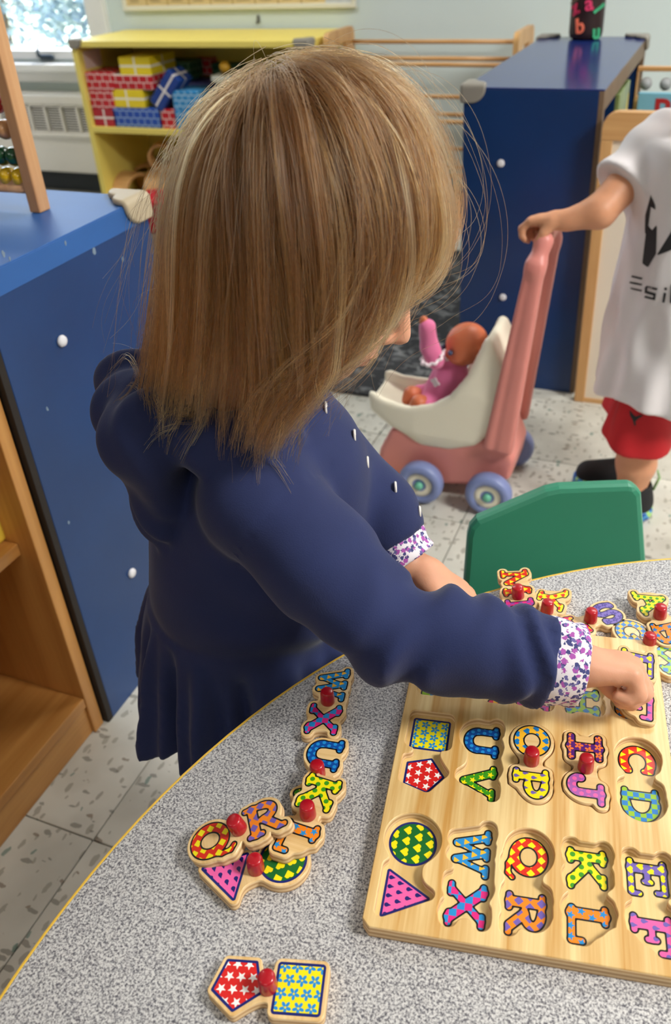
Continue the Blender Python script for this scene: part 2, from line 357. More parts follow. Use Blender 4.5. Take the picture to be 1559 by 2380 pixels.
# ---------------------------------------------------------------- outside
gr = MB().box2((-30, YW+.3, -.35), (14, 40, -.3)).obj('lawn', mat('grass', S(214, 222, 190), .9, var=.15, vscale=6), kind='stuff')
gr['label'] = 'sunlit green lawn outside the window'; gr['category'] = 'grass'
m_leaf = mat('leaf_sky_tint', S(128, 148, 158), .25, var=.4, vscale=3); m_bark = mat('bark', S(84, 70, 58), .9, var=.2, vscale=10)  # leaves: sky reflection painted in as pale blue-grey
def tree(x, y, h, r, n, seed, label):
    t = empty('tree', (x, y, -.3), 0, label, 'tree', 'trees outside the window'); rg = np.random.default_rng(seed)
    MB().tube([(0, 0, 0), (.05, .02, h*.4), (0, .1, h*.8)], [.10, .08, .03], 9).obj('trunk', m_bark, t)
    b = MB()
    for i in range(n):
        d = rg.normal(size=3); d /= np.linalg.norm(d); c = np.array([0, 0, h*.52])+d*np.array([r, r, h*.5])*rg.random()**.4
        if c[2] < .3: continue
        a = rg.normal(size=3); a /= np.linalg.norm(a); e = np.cross(a, rg.normal(size=3)); e /= np.linalg.norm(e); s = .03+.045*rg.random()
        b.add([c-a*s, c+e*s*.45, c+a*s, c-e*s*.45], [(0, 1, 2, 3)])
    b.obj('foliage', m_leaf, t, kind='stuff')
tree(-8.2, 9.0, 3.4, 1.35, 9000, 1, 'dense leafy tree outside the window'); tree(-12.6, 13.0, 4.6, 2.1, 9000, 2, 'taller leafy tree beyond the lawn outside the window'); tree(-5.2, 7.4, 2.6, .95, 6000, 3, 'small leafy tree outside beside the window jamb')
# ================================================================ furniture
m_yel = mat('yellow_laminate', S(236, 217, 112), .45, var=.03, vscale=6); m_guard = mat('grey_rubber', S(138, 134, 126), .6)
def plank_case(name, x0, x1, y0, y1, h, t, m, label, cat, shelves, back_m=None):
    e = empty(name, ((x0+x1)/2, (y0+y1)/2, 0), 0, label, cat); wx, wy = (x1-x0)/2, (y1-y0)/2
    MB().box2((-wx, -wy, h-t), (wx, wy, h), .002).obj('top', m, e)
    for sx in (-1, 1): MB().box2((sx*wx, -wy, 0), (sx*(wx-t), wy, h-t), .0015).obj('side_panel', m, e)
    MB().box2((-wx+t, wy-.01, 0), (wx-t, wy, h-t)).obj('back_panel', back_m or m, e)
    for z in shelves: MB().box2((-wx+t, -wy+.002, z-t), (wx-t, wy-.01, z), .0015).obj('shelf', m, e)
    return e
def guard(parent, corner, sx, sy, name, m, L=.05, rad=.024, th=.007):
    """rubber corner cap hugging the two top edges that meet at a corner; sx, sy: direction of the body from the corner"""
    cx, cy, cz = corner
    def fn(P):
        bx = sd_box(P, (cx+sx*.3, cy+sy*.3, cz-.3), (.3, .3, .3), .002)
        sh = np.maximum(bx-th, -(bx-.0004))
        lim = np.minimum(sd_caps(P, (cx, cy, cz), (cx+sx*L, cy, cz), rad), sd_caps(P, (cx, cy, cz), (cx, cy+sy*L, cz), rad))
        return smax(sh, lim, .004)
    lo = (min(cx-th, cx+sx*(L+rad))-.01, min(cy-th, cy+sy*(L+rad))-.01, cz-rad-.01); hi = (max(cx+th, cx+sx*(L+rad))+.01, max(cy+th, cy+sy*(L+rad))+.01, cz+.02)
    me = nets_mesh(name, fn, lo, hi, .0017, m, relax=1)
    o = bpy.data.objects.new(name, me); finish(o, parent); o.location = -parent.location; return o
YX0, YX1, YY0 = -2.648, -1.53, 3.295; YH = .735
yb = plank_case('bookcase', YX0, YX1, YY0, YW-.02, YH, .024, m_yel, 'yellow two-shelf bookcase filled with cardboard brick blocks', 'bookcase', (.389, .055))
for cx, sx in ((YX0, 1), (YX1, -1)): guard(yb, (cx, YY0, YH), sx, 1, 'corner_guard', m_guard, .03, .03, .009)
b = MB().box2((YX0+.0245, YY0+.04, .62), (YX0+.0255, YY0+.16, .69)); b.obj('shelf_tag', mat('tag_paper', S(226, 206, 196), .7, var=.06, vscale=40), yb, loc=tuple(-yb.location))
# cardboard bricks
def brick_mat(name, c, line, sx, sz, style):
    m = bpy.data.materials.new(name); m.use_nodes = True; nt = m.node_tree; bs = nt.nodes['Principled BSDF']; L = nt.links.new; bs.inputs['Roughness'].default_value = .45
    tc = nt.nodes.new('ShaderNodeTexCoord'); sp = nt.nodes.new('ShaderNodeSeparateXYZ'); L(tc.outputs['Object'], sp.inputs[0])
    ad = nt.nodes.new('ShaderNodeMath'); L(sp.outputs[0], ad.inputs[0]); L(sp.outputs[1], ad.inputs[1]); cb = nt.nodes.new('ShaderNodeCombineXYZ'); L(ad.outputs[0], cb.inputs[0]); L(sp.outputs[2], cb.inputs[1])
    if style == 'brick':
        t = nt.nodes.new('ShaderNodeTexBrick'); t.inputs['Scale'].default_value = 1; t.inputs['Brick Width'].default_value = sx; t.inputs['Row Height'].default_value = sz; t.inputs['Mortar Size'].default_value = .0015; t.offset = .5
        t.inputs['Color1'].default_value = c; t.inputs['Color2'].default_value = tuple(k*.92 for k in c[:3])+(1,); t.inputs['Mortar'].default_value = line; L(cb.outputs[0], t.inputs['Vector']); L(t.outputs[0], bs.inputs['Base Color'])
    else:
        fs = []
        for out in (sp.outputs[0], sp.outputs[1], sp.outputs[2]):
            a = nt.nodes.new('ShaderNodeMath'); a.operation = 'ABSOLUTE'; L(out, a.inputs[0]); l = nt.nodes.new('ShaderNodeMath'); l.operation = 'LESS_THAN'; L(a.outputs[0], l.inputs[0]); l.inputs[1].default_value = .0045; fs.append(l)
        mxm = nt.nodes.new('ShaderNodeMath'); mxm.operation = 'MAXIMUM'; mxa = nt.nodes.new('ShaderNodeMath'); mxa.operation = 'MAXIMUM'; L(fs[0].outputs[0], mxa.inputs[0]); L(fs[1].outputs[0], mxa.inputs[1]); L(mxa.outputs[0], mxm.inputs[0]); L(fs[2].outputs[0], mxm.inputs[1])
        mi = nt.nodes.new('ShaderNodeMix'); mi.data_type = 'RGBA'; L(mxm.outputs[0], mi.inputs[0]); mi.inputs[6].default_value = c; mi.inputs[7].default_value = line; L(mi.outputs[2], bs.inputs['Base Color'])
    return m
WHT = S(232, 226, 222)
BM = {'red': brick_mat('red_bricks', S(196, 26, 40), WHT, .04, .028, 'brick'), 'maroon': brick_mat('maroon_cross', S(176, 34, 52), WHT, 0, 0, 'cross'), 'yellow': brick_mat('yellow_cross', S(240, 214, 40), S(245, 240, 220), 0, 0, 'cross'),
      'blue': brick_mat('blue_bricks', S(28, 78, 178), S(170, 195, 225), .035, .029, 'brick'), 'sky': brick_mat('sky_bricks', S(48, 142, 206), S(190, 220, 235), .032, .022, 'brick'), 'navy': brick_mat('navy_cross', S(26, 62, 140), WHT, 0, 0, 'cross'),
      'violet': brick_mat('violet_bricks', S(58, 66, 150), S(150, 155, 200), .045, .03, 'brick'), 'green': brick_mat('green_bricks', S(24, 84, 62), S(120, 160, 140), .035, .028, 'brick'), 'plainyellow': brick_mat('yellow_plain', S(228, 196, 30), S(240, 225, 120), .2, .03, 'brick')}
SHZ = .389
def cblock(px, depth, front, m, label, dz=None, rot=0):
    """px: front face box in the photo; front: y of the face"""
    a = ony((px[0], px[3]), front); c = ony((px[2], px[1]), front); x0, x1 = max(a[0], YX0+.027), c[0]; z0, z1 = a[2], c[2]
    if dz is not None: z1 += dz-z0; z0 = dz
    b = MB(); b.box((0, 0, 0), (x1-x0, depth, z1-z0), .003, 2)
    o = b.obj('cardboard_brick', BM[m], None, label, 'toy block', 'cardboard brick blocks in the bookcase', loc=((x0+x1)/2, front+depth/2, (z0+z1)/2)); o.rotation_euler[1] = rot
    return z1, o
F0 = YY0+.02
z1, _ = cblock((205, 253, 265, 291), .16, F0, 'maroon', 'dark red cardboard block with white cross, bottom of the left stack', SHZ)
z2, _ = cblock((190, 209, 259, 250), .16, F0, 'red', 'red cardboard brick block in the middle of the left stack', z1+.0005)
z3, _ = cblock((182, 167, 257, 207), .16, F0, 'red', 'red cardboard brick block on top of the left stack', z2+.0005)
zb, _ = cblock((267, 252, 373, 293), .14, F0, 'blue', 'long blue cardboard brick block lying on the middle shelf', SHZ)
zy, _ = cblock((260, 208, 330, 248), .20, F0+.005, 'yellow', 'yellow cardboard block with white cross on the long blue block', zb+.0005)
zr, _ = cblock((262, 174, 350, 206), .20, F0+.005, 'red', 'wide red cardboard brick block above the yellow cross block', zy+.0005)
zt, _ = cblock((280, 131, 345, 172), .20, F0+.01, 'yellow', 'yellow cardboard block on top of the wide red block', zr+.0005)
_, _ = cblock((374, 254, 407, 298), .14, F0, 'red', 'narrow red cardboard brick block standing beside the long blue block', SHZ)
zs, _ = cblock((409, 258, 459, 300), .13, F0, 'sky', 'light blue cardboard brick block on the shelf, under another light blue one', SHZ)
_, _ = cblock((405, 213, 458, 257), .13, F0, 'sky', 'light blue cardboard brick block on top of another light blue one', zs+.0005)
_, o = cblock((361, 197, 433, 236), .11, F0+.01, 'navy', 'dark blue cardboard block with white cross, tilted and leaning', None); o.rotation_euler[1] = math.radians(-48); o.location[2] += .010; o.location[0] -= .022; o.location[1] -= .012
BKF = F0+.20
zv, _ = cblock((436, 200, 492, 245), .12, BKF, 'violet', 'violet cardboard brick block standing behind the light blue ones', SHZ)
_, _ = cblock((436, 158, 492, 199), .12, BKF, 'violet', 'violet cardboard brick block on top of another violet one', zv+.0005)
zg, _ = cblock((370, 200, 428, 250), .12, BKF+.02, 'sky', 'light blue cardboard brick block at the back, low', SHZ)
zg, _ = cblock((370, 155, 428, 195), .12, BKF+.02, 'sky', 'light blue cardboard brick block at the back, under the green one', zg+.0005)
_, _ = cblock((366, 112, 434, 152), .12, BKF+.02, 'green', 'dark green cardboard brick block on the back pile', zg+.0005)
zq, _ = cblock((495, 205, 545, 285), .12, BKF+.06, 'green', 'tall dark green cardboard brick block beside the white bin', SHZ)
_, _ = cblock((450, 112, 486, 152), .12, BKF+.13, 'red', 'dark red cardboard brick block high at the back', zv+.082)
_, _ = cblock((490, 112, 556, 150), .10, BKF+.13, 'green', 'dark green cardboard brick block high at the back beside a red one', zq+.0005)
zz, _ = cblock((225, 160, 275, 200), .12, BKF+.08, 'green', 'dark green cardboard brick block behind the left stack', SHZ)
zz, _ = cblock((225, 150, 278, 190), .12, BKF+.08, 'navy', 'dark blue cardboard block lying behind the left stack', zz+.0005)
_, _ = cblock((224, 119, 278, 150), .12, BKF+.08, 'plainyellow', 'plain yellow cardboard block at the back on a blue one', zz+.0005)
# white bin with a yellow ball
bc = ony((575, 250), F0+.12); 
bn = empty('storage_bin', (bc[0]+.0, F0+.13, SHZ), 0, 'translucent white plastic bin on the bookcase shelf', 'bin')
def taper_bin(w0, d0, w1, d1, h, t=.004, rim=.012):
    b = MB(); o0, o1 = rrect(-w0/2, -d0/2, w0/2, d0/2, .02), rrect(-w1/2, -d1/2, w1/2, d1/2, .025)
    i0, i1 = rrect(-w0/2+t, -d0/2+t, w0/2-t, d0/2-t, .018), rrect(-w1/2+t, -d1/2+t, w1/2-t, d1/2-t, .022)
    r1 = rrect(-w1/2-rim, -d1/2-rim, w1/2+rim, d1/2+rim, .03)
    n = len(o0); rings = [[(x, y, 0) for x, y in o0], [(x, y, h-.02) for x, y in o1], [(x, y, h-.02) for x, y in r1], [(x, y, h) for x, y in r1], [(x, y, h) for x, y in i1], [(x, y, t) for x, y in i0]]
    vs = sum(rings, []); fs = [(j*n+i, j*n+(i+1) % n, (j+1)*n+(i+1) % n, (j+1)*n+i) for j in range(5) for i in range(n)]; fs += [tuple(range(n))[::-1], tuple(5*n+i for i in range(n))]
    return b.add(vs, fs)
taper_bin(.16, .16, .20, .20, .21).obj('bin_body', mat('milky_plastic', S(214, 216, 206), .35), bn)
bp_ = ony((517, 140), F0+.10)
MB().lathe([(.001, -.024), (.014, -.020), (.022, -.008), (.024, 0), (.022, .010), (.014, .020), (.001, .024)], 20).obj('toy_ball', mat('orange_yellow', S(240, 186, 60), .4), None, 'small orange-yellow ball on the rim of the white bin', 'ball', loc=(bc[0]-.075, F0+.10, SHZ+.234))
# bent wooden hollow blocks on the lower shelf
m_birch = wood('birch', S(222, 176, 118), S(196, 146, 92), 1, 'X', .4, 50)
def bentblock(cx, y, z, ro, ri, wid, a0, a1, rot, label):
    b = MB(); n = 18; P = []
    for i in range(n+1): a = math.radians(a0+(a1-a0)*i/n); P.append((ro*math.cos(a), ro*math.sin(a)))
    for i in range(n, -1, -1): a = math.radians(a0+(a1-a0)*i/n); P.append((ri*math.cos(a), ri*math.sin(a)))
    M = Matrix.Rotation(rot, 4, 'Z') @ Matrix.Rotation(math.radians(90), 4, 'X'); b.prism(P, -wid/2, wid/2, M, bev=.002)
    return b.obj('curved_block', m_birch, None, label, 'toy block', 'curved wooden blocks in the bookcase', loc=(cx, y, z))
LB = ony((300, 440), F0+.05); g = [ony(p, F0+.08) for p in ((290, 420), (345, 420), (400, 420), (360, 360))]
bentblock(g[0][0]+.005, F0+.12, .0555, .105, .090, .12, 0, 180, 1.35, 'small arched wooden block on the lower shelf, by the side panel')
bentblock(g[0][0]+.02, F0+.30, .0555, .115, .10, .14, 0, 180, .05, 'tall arched wooden block behind the small arch')
bentblock(g[1][0]+.035, F0+.14, .0555, .125, .108, .10, 0, 180, 1.75, 'arched wooden block turned sideways on the lower shelf')
bentblock(g[2][0]+.06, F0+.16, .0555, .15, .132, .11, 0, 180, 1.3, 'wide arched wooden block on the lower shelf behind the red basket')
bentblock(g[3][0]-.01, F0+.15, .235, .06, .048, .09, 0, 330, .4, 'round bent wooden ring block lying on the arches')
# red basket on floor
rb = onz((385, 522), 0); e = empty('toy_basket', (rb[0]+.05, 3.12, 0), 0, 'small red plastic basket on the floor before the bookcase', 'basket')
taper_bin(.13, .12, .19, .17, .155, .003, .008).obj('basket_body', mat('red_plastic', S(202, 26, 48), .35), e)
# rug with a pale pattern
def rug_mat():
    m = bpy.data.materials.new('rug_pile'); m.use_nodes = True; nt = m.node_tree; bs = nt.nodes['Principled BSDF']; L = nt.links.new; bs.inputs['Roughness'].default_value = .95
    tc = nt.nodes.new('ShaderNodeTexCoord'); n = nt.nodes.new('ShaderNodeTexNoise'); n.inputs['Scale'].default_value = 26; n.inputs['Detail'].default_value = 5; n.inputs['Distortion'].default_value = 1.2; L(tc.outputs['Object'], n.inputs['Vector'])
    r = nt.nodes.new('ShaderNodeValToRGB'); r.color_ramp.elements[0].position = .52; r.color_ramp.elements[1].position = .66; r.color_ramp.elements[0].color = S(62, 64, 68); r.color_ramp.elements[1].color = S(140, 142, 144); L(n.outputs[0], r.inputs[0]); L(r.outputs[0], bs.inputs['Base Color'])
    n2 = nt.nodes.new('ShaderNodeTexNoise'); n2.inputs['Scale'].default_value = 400; L(tc.outputs['Object'], n2.inputs['Vector']); bp = nt.nodes.new('ShaderNodeBump'); bp.inputs['Strength'].default_value = .5; bp.inputs['Distance'].default_value = .003; L(n2.outputs[0], bp.inputs['Height']); L(bp.outputs[0], bs.inputs['Normal'])
    return m
MB().box2((-2.9, 1.93, .0005), (-.60, 3.16, .009), .003).obj('area_rug', rug_mat(), None, 'dark grey rug with pale mottled pattern on the tiled floor', 'rug')
gp = onz((368, 676), .02)
b = MB(); b.tube([(gp[0]+.035*math.cos(a), gp[1]+.035*math.sin(a), .0195) for a in np.linspace(0, 5.5, 18)], .010, 8); b.obj('toy_ring', mat('lime_plastic', S(96, 214, 70), .4), None, 'bright lime green plastic toy curve lying on the rug', 'toy')
gp = onz((378, 585), .02); MB().box((0, 0, .02), (.05, .03, .022), .003).obj('wood_block', m_birch, None, 'small wooden toy block lying on the grey rug', 'toy block', loc=(gp[0], gp[1], 0))
# wall chart
wc = empty('wall_chart', (0, YW, 0), 0, 'wide beige wall chart in a white frame above the bookcase', 'chart')
c0, c1 = ony((288, 26), YW-.01), ony((828, 20), YW-.01)
b = MB(); x0, x1, z0, z1 = c0[0], c1[0], c0[2], c0[2]+.42
for a, c in (((x0, -.016, z0), (x1, 0, z0+.02)), ((x0, -.016, z1-.02), (x1, 0, z1)), ((x0, -.016, z0+.02), (x0+.02, 0, z1-.02)), ((x1-.02, -.016, z0+.02), (x1, 0, z1-.02))): b.box2(a, c, .003)
b.obj('chart_frame', mat('chart_edge', S(224, 224, 210), .5), wc)
MB().box2((x0+.02, -.008, z0+.02), (x1-.14, -.002, z1-.02)).obj('chart_sheet', mat('beige_sheet', S(216, 194, 142), .6, var=.12, vscale=60, stretch=(.3, 1, 3)), wc)
MB().box2((x1-.14, -.008, z0+.02), (x1-.02, -.002, z1-.02)).obj('chart_side_sheet', mat('grey_sheet', S(196, 202, 204), .6, var=.08, vscale=60), wc)
m_line = mat('chart_rule', S(176, 150, 96), .6); nx = 9
for i in range(1, nx): xx = x0+.02+(x1-.16-x0)*i/nx; MB().box2((xx-.003, -.0095, z0+.02), (xx+.003, -.008, z1-.02)).obj('chart_rule', m_line, wc)
m_ink = mat('chart_ink', S(120, 104, 78), .6); b = MB()
for i in range(nx):
    xx = x0+.02+(x1-.16-x0)*(i+.5)/nx
    for j in range(9): wd = .03+.01*random.random(); b.box2((xx-wd, -.0092, z0+.035+j*.009), (xx+wd*(.3+.7*random.random()), -.008, z0+.0375+j*.009))
b.obj('chart_text_lines', m_ink, wc, kind='stuff')
hk = ony((602, 50), YW); b = MB(); b.box((hk[0], -.004, hk[2]+.01), (.014, .008, .03), .003); b.tube([(hk[0], -.006, hk[2]+.006), (hk[0], -.022, hk[2]-.008), (hk[0], -.024, hk[2]+.004)], .003, 6)
b.obj('wall_hook', mat('hook_metal', S(120, 124, 128), .3, metal=.6), None, 'small metal hook on the wall above the bookcase', 'hook', loc=(0, YW, 0))
# dowel rack
RX0, RX1, RY0, RY1 = -1.49, -.735, 3.38, 3.66
rk = empty('dowel_rack', ((RX0+RX1)/2, (RY0+RY1)/2, 0), 0, 'light wooden rack with round dowel shelves against the wall', 'rack')
m_rack = wood('rack_wood', S(214, 170, 112), S(186, 138, 84), 1, 'Z', .4, 40); m_dow = wood('dowel_wood', S(212, 166, 108), S(190, 140, 84), 1, 'X', .4, 60)
def rack_panel():
    b = bmesh.new(); d = (RY1-RY0)/2; out = rrect(-d, 0, d, .752, .03); hole = rrect(-.055, .66, .055, .70, .015)
    # panel with a hand hole: four strips round the hole
    M = Matrix.Rotation(math.radians(90), 4, 'Z') @ Matrix.Rotation(math.radians(90), 4, 'X'); mb = MB()
    mb.prism([(-d, 0), (d, 0), (d, .66), (-d, .66)], -.01, .01, M); mb.prism([(-d, .66), (-.055, .66), (-.055, .70), (-d, .70)], -.01, .01, M); mb.prism([(.055, .66), (d, .66), (d, .70), (.055, .70)], -.01, .01, M)
    mb.prism([(-d, .70), (d, .70)] + rrect(-d, .60, d, .752, .03)[:12], -.01, .01, M); b.free(); return mb.mesh('side_panel', m_rack)
rp = rack_panel()
for x in (RX0, RX1): inst('side_panel', rp, rk, (x-(RX0+RX1)/2, 0, 0))
dm = MB().lathe([(.0085, -(RX1-RX0)/2+.01), (.0085, (RX1-RX0)/2-.01)], 12, Matrix.Rotation(math.radians(90), 4, 'Y')).mesh('dowel', m_dow)
for zt in (.692, .486, .28, .075):
    for y, dz in ((3.64, 0), (3.52, -.046), (3.41, -.052)): inst('dowel', dm, rk, (0, y-(RY0+RY1)/2, zt+dz))
# ---------------------------------------------------------------- blue cabinets
def blue_mat(name, c1, c2, rough):
    m = mat(name, c1, rough, var=.12, vscale=5, bump=.08, bscale=60); return m
m_blue = blue_mat('blue_laminate', S(24, 60, 112), None, .35); m_blue2 = blue_mat('blue_laminate_dark', S(9, 48, 98), None, .3)
m_btop = blue_mat('blue_top_reflect', S(44, 96, 166), None, .5); m_btop2 = blue_mat('blue_top_dark', S(26, 44, 104), None, .16)  # left cabinet top: window reflection painted in as a lighter blue
m_edge = mat('brown_edge', S(112, 92, 72), .6, var=.1, vscale=20); m_blk = mat('black_edge', S(34, 28, 24), .7); m_foam = mat('white_felt', S(226, 226, 232), .8, bump=.4, bscale=500)
def felt(parent, loc, r, ax, t=.006):
    M = Matrix.Rotation(math.radians(90), 4, ax); o = MB().lathe([(r*.9, 0), (r, t*.4), (r*.85, t*.9), (r*.3, t)], 18, M).obj('felt_dot', m_foam, parent, loc=loc); return o
CX0, CX1, CY0, CY1, CH = -.579, -.250, 2.11, 3.055, .775
cb = empty('storage_cabinet', ((CX0+CX1)/2, (CY0+CY1)/2, 0), 0, 'dark blue cabinet with a letter canister on top beside the whiteboard panel', 'cabinet')
wx, wy = (CX1-CX0)/2, (CY1-CY0)/2
MB().box2((-wx, -wy, .0), (wx-.012, -wy+.02, CH-.004), .0012).obj('end_panel', m_blue2, cb)
MB().box2((-wx, wy-.02, .0), (wx-.012, wy, CH-.004), .0012).obj('end_panel', m_blue2, cb)
MB().box2((-wx, -wy+.02, 0), (-wx+.016, wy-.02, CH-.004)).obj('back_panel', m_blue2, cb)
MB().box2((-wx, -wy, CH-.004), (wx, wy, CH), .001).obj('top', m_btop2, cb)
b = MB(); b.box2((wx-.012, -wy, 0), (wx, -wy+.03, CH-.004), .001); b.box2((wx-.012, wy-.03, 0), (wx, wy, CH-.004), .001); b.box2((wx-.012, -wy+.03, CH-.05), (wx, wy-.03, CH-.004), .001); b.obj('edge_trim', m_edge, cb)
for z in (.03, .40): MB().box2((-wx+.016, -wy+.02, z-.018), (wx-.012, wy-.02, z)).obj('shelf', m_edge, cb)
guard(cb, (CX0, CY0, CH), 1, 1, 'corner_guard', m_guard, .02, .035, .010); guard(cb, (CX0, CY1, CH), 1, -1, 'corner_guard', m_guard, .03, .03, .010); guard(cb, (CX1, CY1, CH), -1, -1, 'corner_guard', m_guard, .035, .034, .010)
for p in ((1164, 379), (1169, 690)): q = ony(p, CY0); felt(cb, (q[0]-cb.location[0], -wy, q[2]), .0095, 'X')
# picture book standing in the cabinet's open side
pb = empty('picture_book', (-.262, 2.62, .405), 0, 'green and yellow picture book standing in the blue cabinet', 'book')
b = MB(); b.box((0, 0, .15), (.012, .24, .29), .002); b.obj('cover', mat('book_green', S(132, 150, 92), .35, var=.25, vscale=9), pb)
MB().prism([(-.11, .01), (.02, .01), (.11, .20), (.11, .26)], 0, .0012, Matrix.Translation((.0062, 0, 0)) @ Matrix.Rotation(math.radians(90), 4, 'Z') @ Matrix.Rotation(math.radians(90), 4, 'X')).obj('cover_stripe', mat('book_yellow', S(220, 196, 60), .35), pb)
# left cabinet
LX1, LY0, LY1, LH = -.797, .722, 1.088, .781; LX0 = -1.85
lc = empty('storage_cabinet', ((LX0+LX1)/2, (LY0+LY1)/2, 0), 0, 'blue cabinet with scuffed end panel and abacus on top', 'cabinet')
wx, wy = (LX1-LX0)/2, (LY1-LY0)/2
MB().box2((wx-.02, -wy+.012, 0), (wx, wy, LH-.006), .0012).obj('end_panel', m_blue, lc); MB().box2((-wx, -wy+.012, 0), (-wx+.02, wy, LH-.006), .0012).obj('end_panel', m_blue, lc)
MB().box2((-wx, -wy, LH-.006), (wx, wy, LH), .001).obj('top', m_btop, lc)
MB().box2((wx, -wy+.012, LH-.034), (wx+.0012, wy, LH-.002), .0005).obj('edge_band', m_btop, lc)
MB().box2((-wx+.02, wy-.014, 0), (wx-.02, wy, LH-.006)).obj('front_panel', m_blue, lc)
MB().box2((-wx, -wy, 0), (wx, -wy+.012, LH-.006), .001).obj('back_panel', m_blk, lc)
MB().box2((-wx+.02, -wy+.012, .05), (wx-.02, wy-.014, .07)).obj('shelf', m_blue, lc)
m_beige = mat('beige_rubber', S(186, 172, 146), .5); guard(lc, (LX1, LY1, LH), -1, -1, 'corner_guard', m_beige, .026, .032, .0095)
for p in ((141, 792), (304, 1331)): q = onx(p, LX1); felt(lc, (wx, q[1]-lc.location[1], q[2]), .0085, 'Y')
b = MB()
for p, s in (((218, 580), .006), ((285, 600), .004), ((110, 950), .003), ((160, 1215), .003), ((5, 590), .004), ((20, 600), .003), ((150, 565), .003)):
    q = onx(p, LX1); n = 7; P = [(q[1]-lc.location[1]+s*(.5+random.random())*math.cos(6.28*i/n)*.6, q[2]+s*(.5+random.random())*math.sin(6.28*i/n)) for i in range(n)]
    b.prism(P, 0, .0004, Matrix.Translation((wx+.0013 if q[2] > LH-.034 else wx, 0, 0)) @ Matrix.Rotation(math.radians(90), 4, 'Z') @ Matrix.Rotation(math.radians(90), 4, 'X'))
b.obj('paint_chips', mat('chip_pale', S(120, 140, 160), .8), lc, kind='stuff')
# birch shelf unit, open towards the table
m_ply = wood('honey_birch', S(206, 150, 82), S(176, 118, 56), 1, 'Y', .4, 30); m_plyz = wood('honey_birch_upright', S(206, 150, 82), S(180, 122, 60), 1, 'Z', .4, 30)
SX1, SY1 = -.806, LY0-.003; su = empty('open_shelf', (SX1-.16, SY1-.4, 0), 0, 'honey-coloured birch open shelf unit beside the blue cabinet', 'shelf')
ox, oy = -.16, -.4
def sbox(a, c, name, m, bev=.0015): MB().box2(a, c, bev).obj(name, m, su, loc=(.16, .4, 0))
sbox((-.32, -.022, 0), (0, 0, .80), 'side_panel', m_plyz); sbox((-.32, -.80, 0), (0, -.778, .80), 'side_panel', m_plyz); sbox((-.32, -.80, .801), (0, 0, .823), 'top', m_ply)
sbox((-.32, -.778, .06), (-.31, -.022, .80), 'back_panel', m_plyz, 0); sbox((-.31, -.778, .062), (-.002, -.022, .082), 'shelf', m_ply); sbox((-.31, -.778, .375), (-.03, -.022, .395), 'shelf', m_ply); sbox((-.022, -.778, 0), (-.006, -.022, .062), 'toe_board', m_ply)
yb_ = onx((5, 1205), SX1-.06); b = MB(); b.box((0, 0, .03), (.10, .10, .06), .006); b.obj('yellow_box', mat('yellow_card', S(238, 204, 70), .5), None, 'yellow box standing on the birch shelf board', 'box', loc=(SX1-.10, yb_[1]-.045, .3955))
# ---------------------------------------------------------------- abacus on left cabinet
AY = .985; ab = empty('abacus', (-1.06, AY, LH+.0004), 0, 'wooden abacus with coloured beads on the blue cabinet', 'abacus')
m_abw = wood('abacus_wood', S(214, 166, 120), S(194, 142, 96), 1, 'Z', .45, 40)
for x in (.152, -.152): MB().box2((x-.0095, -.012, 0), (x+.0095, .012, .31), .002).obj('upright', m_abw, ab)
MB().lathe([(.011, -.143), (.011, .143)], 14, Matrix.Translation((0, 0, .035)) @ Matrix.Rotation(math.radians(90), 4, 'Y')).obj('base_rail', m_abw, ab)
MB().box2((-.143, -.010, .275), (.143, .010, .30), .002).obj('top_rail', m_abw, ab)
m_rod = mat('rod_wire', S(170, 150, 120), .4)
bead = [(.003, -.0105), (.009, -.0095), (.0125, -.005), (.0135, 0), (.0125, .005), (.009, .0095), (.003, .0105)]
m_bd = {k: mat('bead_'+k, c, .18, coat=.5) for k, c in dict(red=S(168, 14, 34), natural=S(196, 146, 100), green=S(16, 74, 42), yellow=S(226, 182, 20), black=S(20, 18, 20)).items()}
bmes = {k: MB().lathe(bead, 20, Matrix.Rotation(math.radians(90), 4, 'Y')).mesh('bead', m) for k, m in m_bd.items()}
for i, (c, py) in enumerate((('yellow', 412), ('green', 365), ('natural', 303), ('red', 243), ('black', 195))):
    z = ony((45, py), AY)[2]-LH; MB().lathe([(.002, -.144), (.002, .144)], 8, Matrix.Translation((0, 0, z)) @ Matrix.Rotation(math.radians(90), 4, 'Y')).obj('rod', m_rod, ab)
    nb = 10; gap = {'yellow': .131, 'green': .130, 'natural': .126, 'red': .122, 'black': .112}[c]
    for j in range(nb): inst('bead', bmes[c], ab, (gap-j*.0222+(0 if j < 7 else -.01), 0, z))
# ---------------------------------------------------------------- letter canister
cp = onz((1355, 94), CH); cn = empty('letter_canister', (cp[0], cp[1]+.04, CH), 0, 'dark brown canister covered with foam letters on the blue cabinet', 'canister')
m_can = mat('dark_brown', S(42, 20, 20), .5); CR = .052
MB().lathe([(CR*.75, 0), (CR*.95, .006), (CR, .02), (CR, .17), (CR*.92, .186), (CR*.6, .19)], 28).obj('canister_body', m_can, cn)
def text_mesh(txt, size, depth, m, bold=0.0):
    cu = bpy.data.curves.new('letters', 'FONT'); cu.body = txt; cu.size = size; cu.extrude = depth; cu.align_x = 'CENTER'; cu.align_y = 'CENTER'; cu.offset = bold; cu.resolution_u = 4
    o = bpy.data.objects.new('tmp', cu); COL.objects.link(o); dg = bpy.context.evaluated_depsgraph_get(); me = bpy.data.meshes.new_from_object(o.evaluated_get(dg)); bpy.data.objects.remove(o)
    me.materials.clear(); me.materials.append(m); return me
def wrap(me, R, a0, z0, rot=0):
    c, s = math.cos(rot), math.sin(rot)
    for v in me.vertices:
        x, y, z = v.co; x, y = x*c-y*s, x*s+y*c; a = a0+x/R; v.co = ((R+z)*math.cos(a), (R+z)*math.sin(a), z0+y)
    me.update(); return me
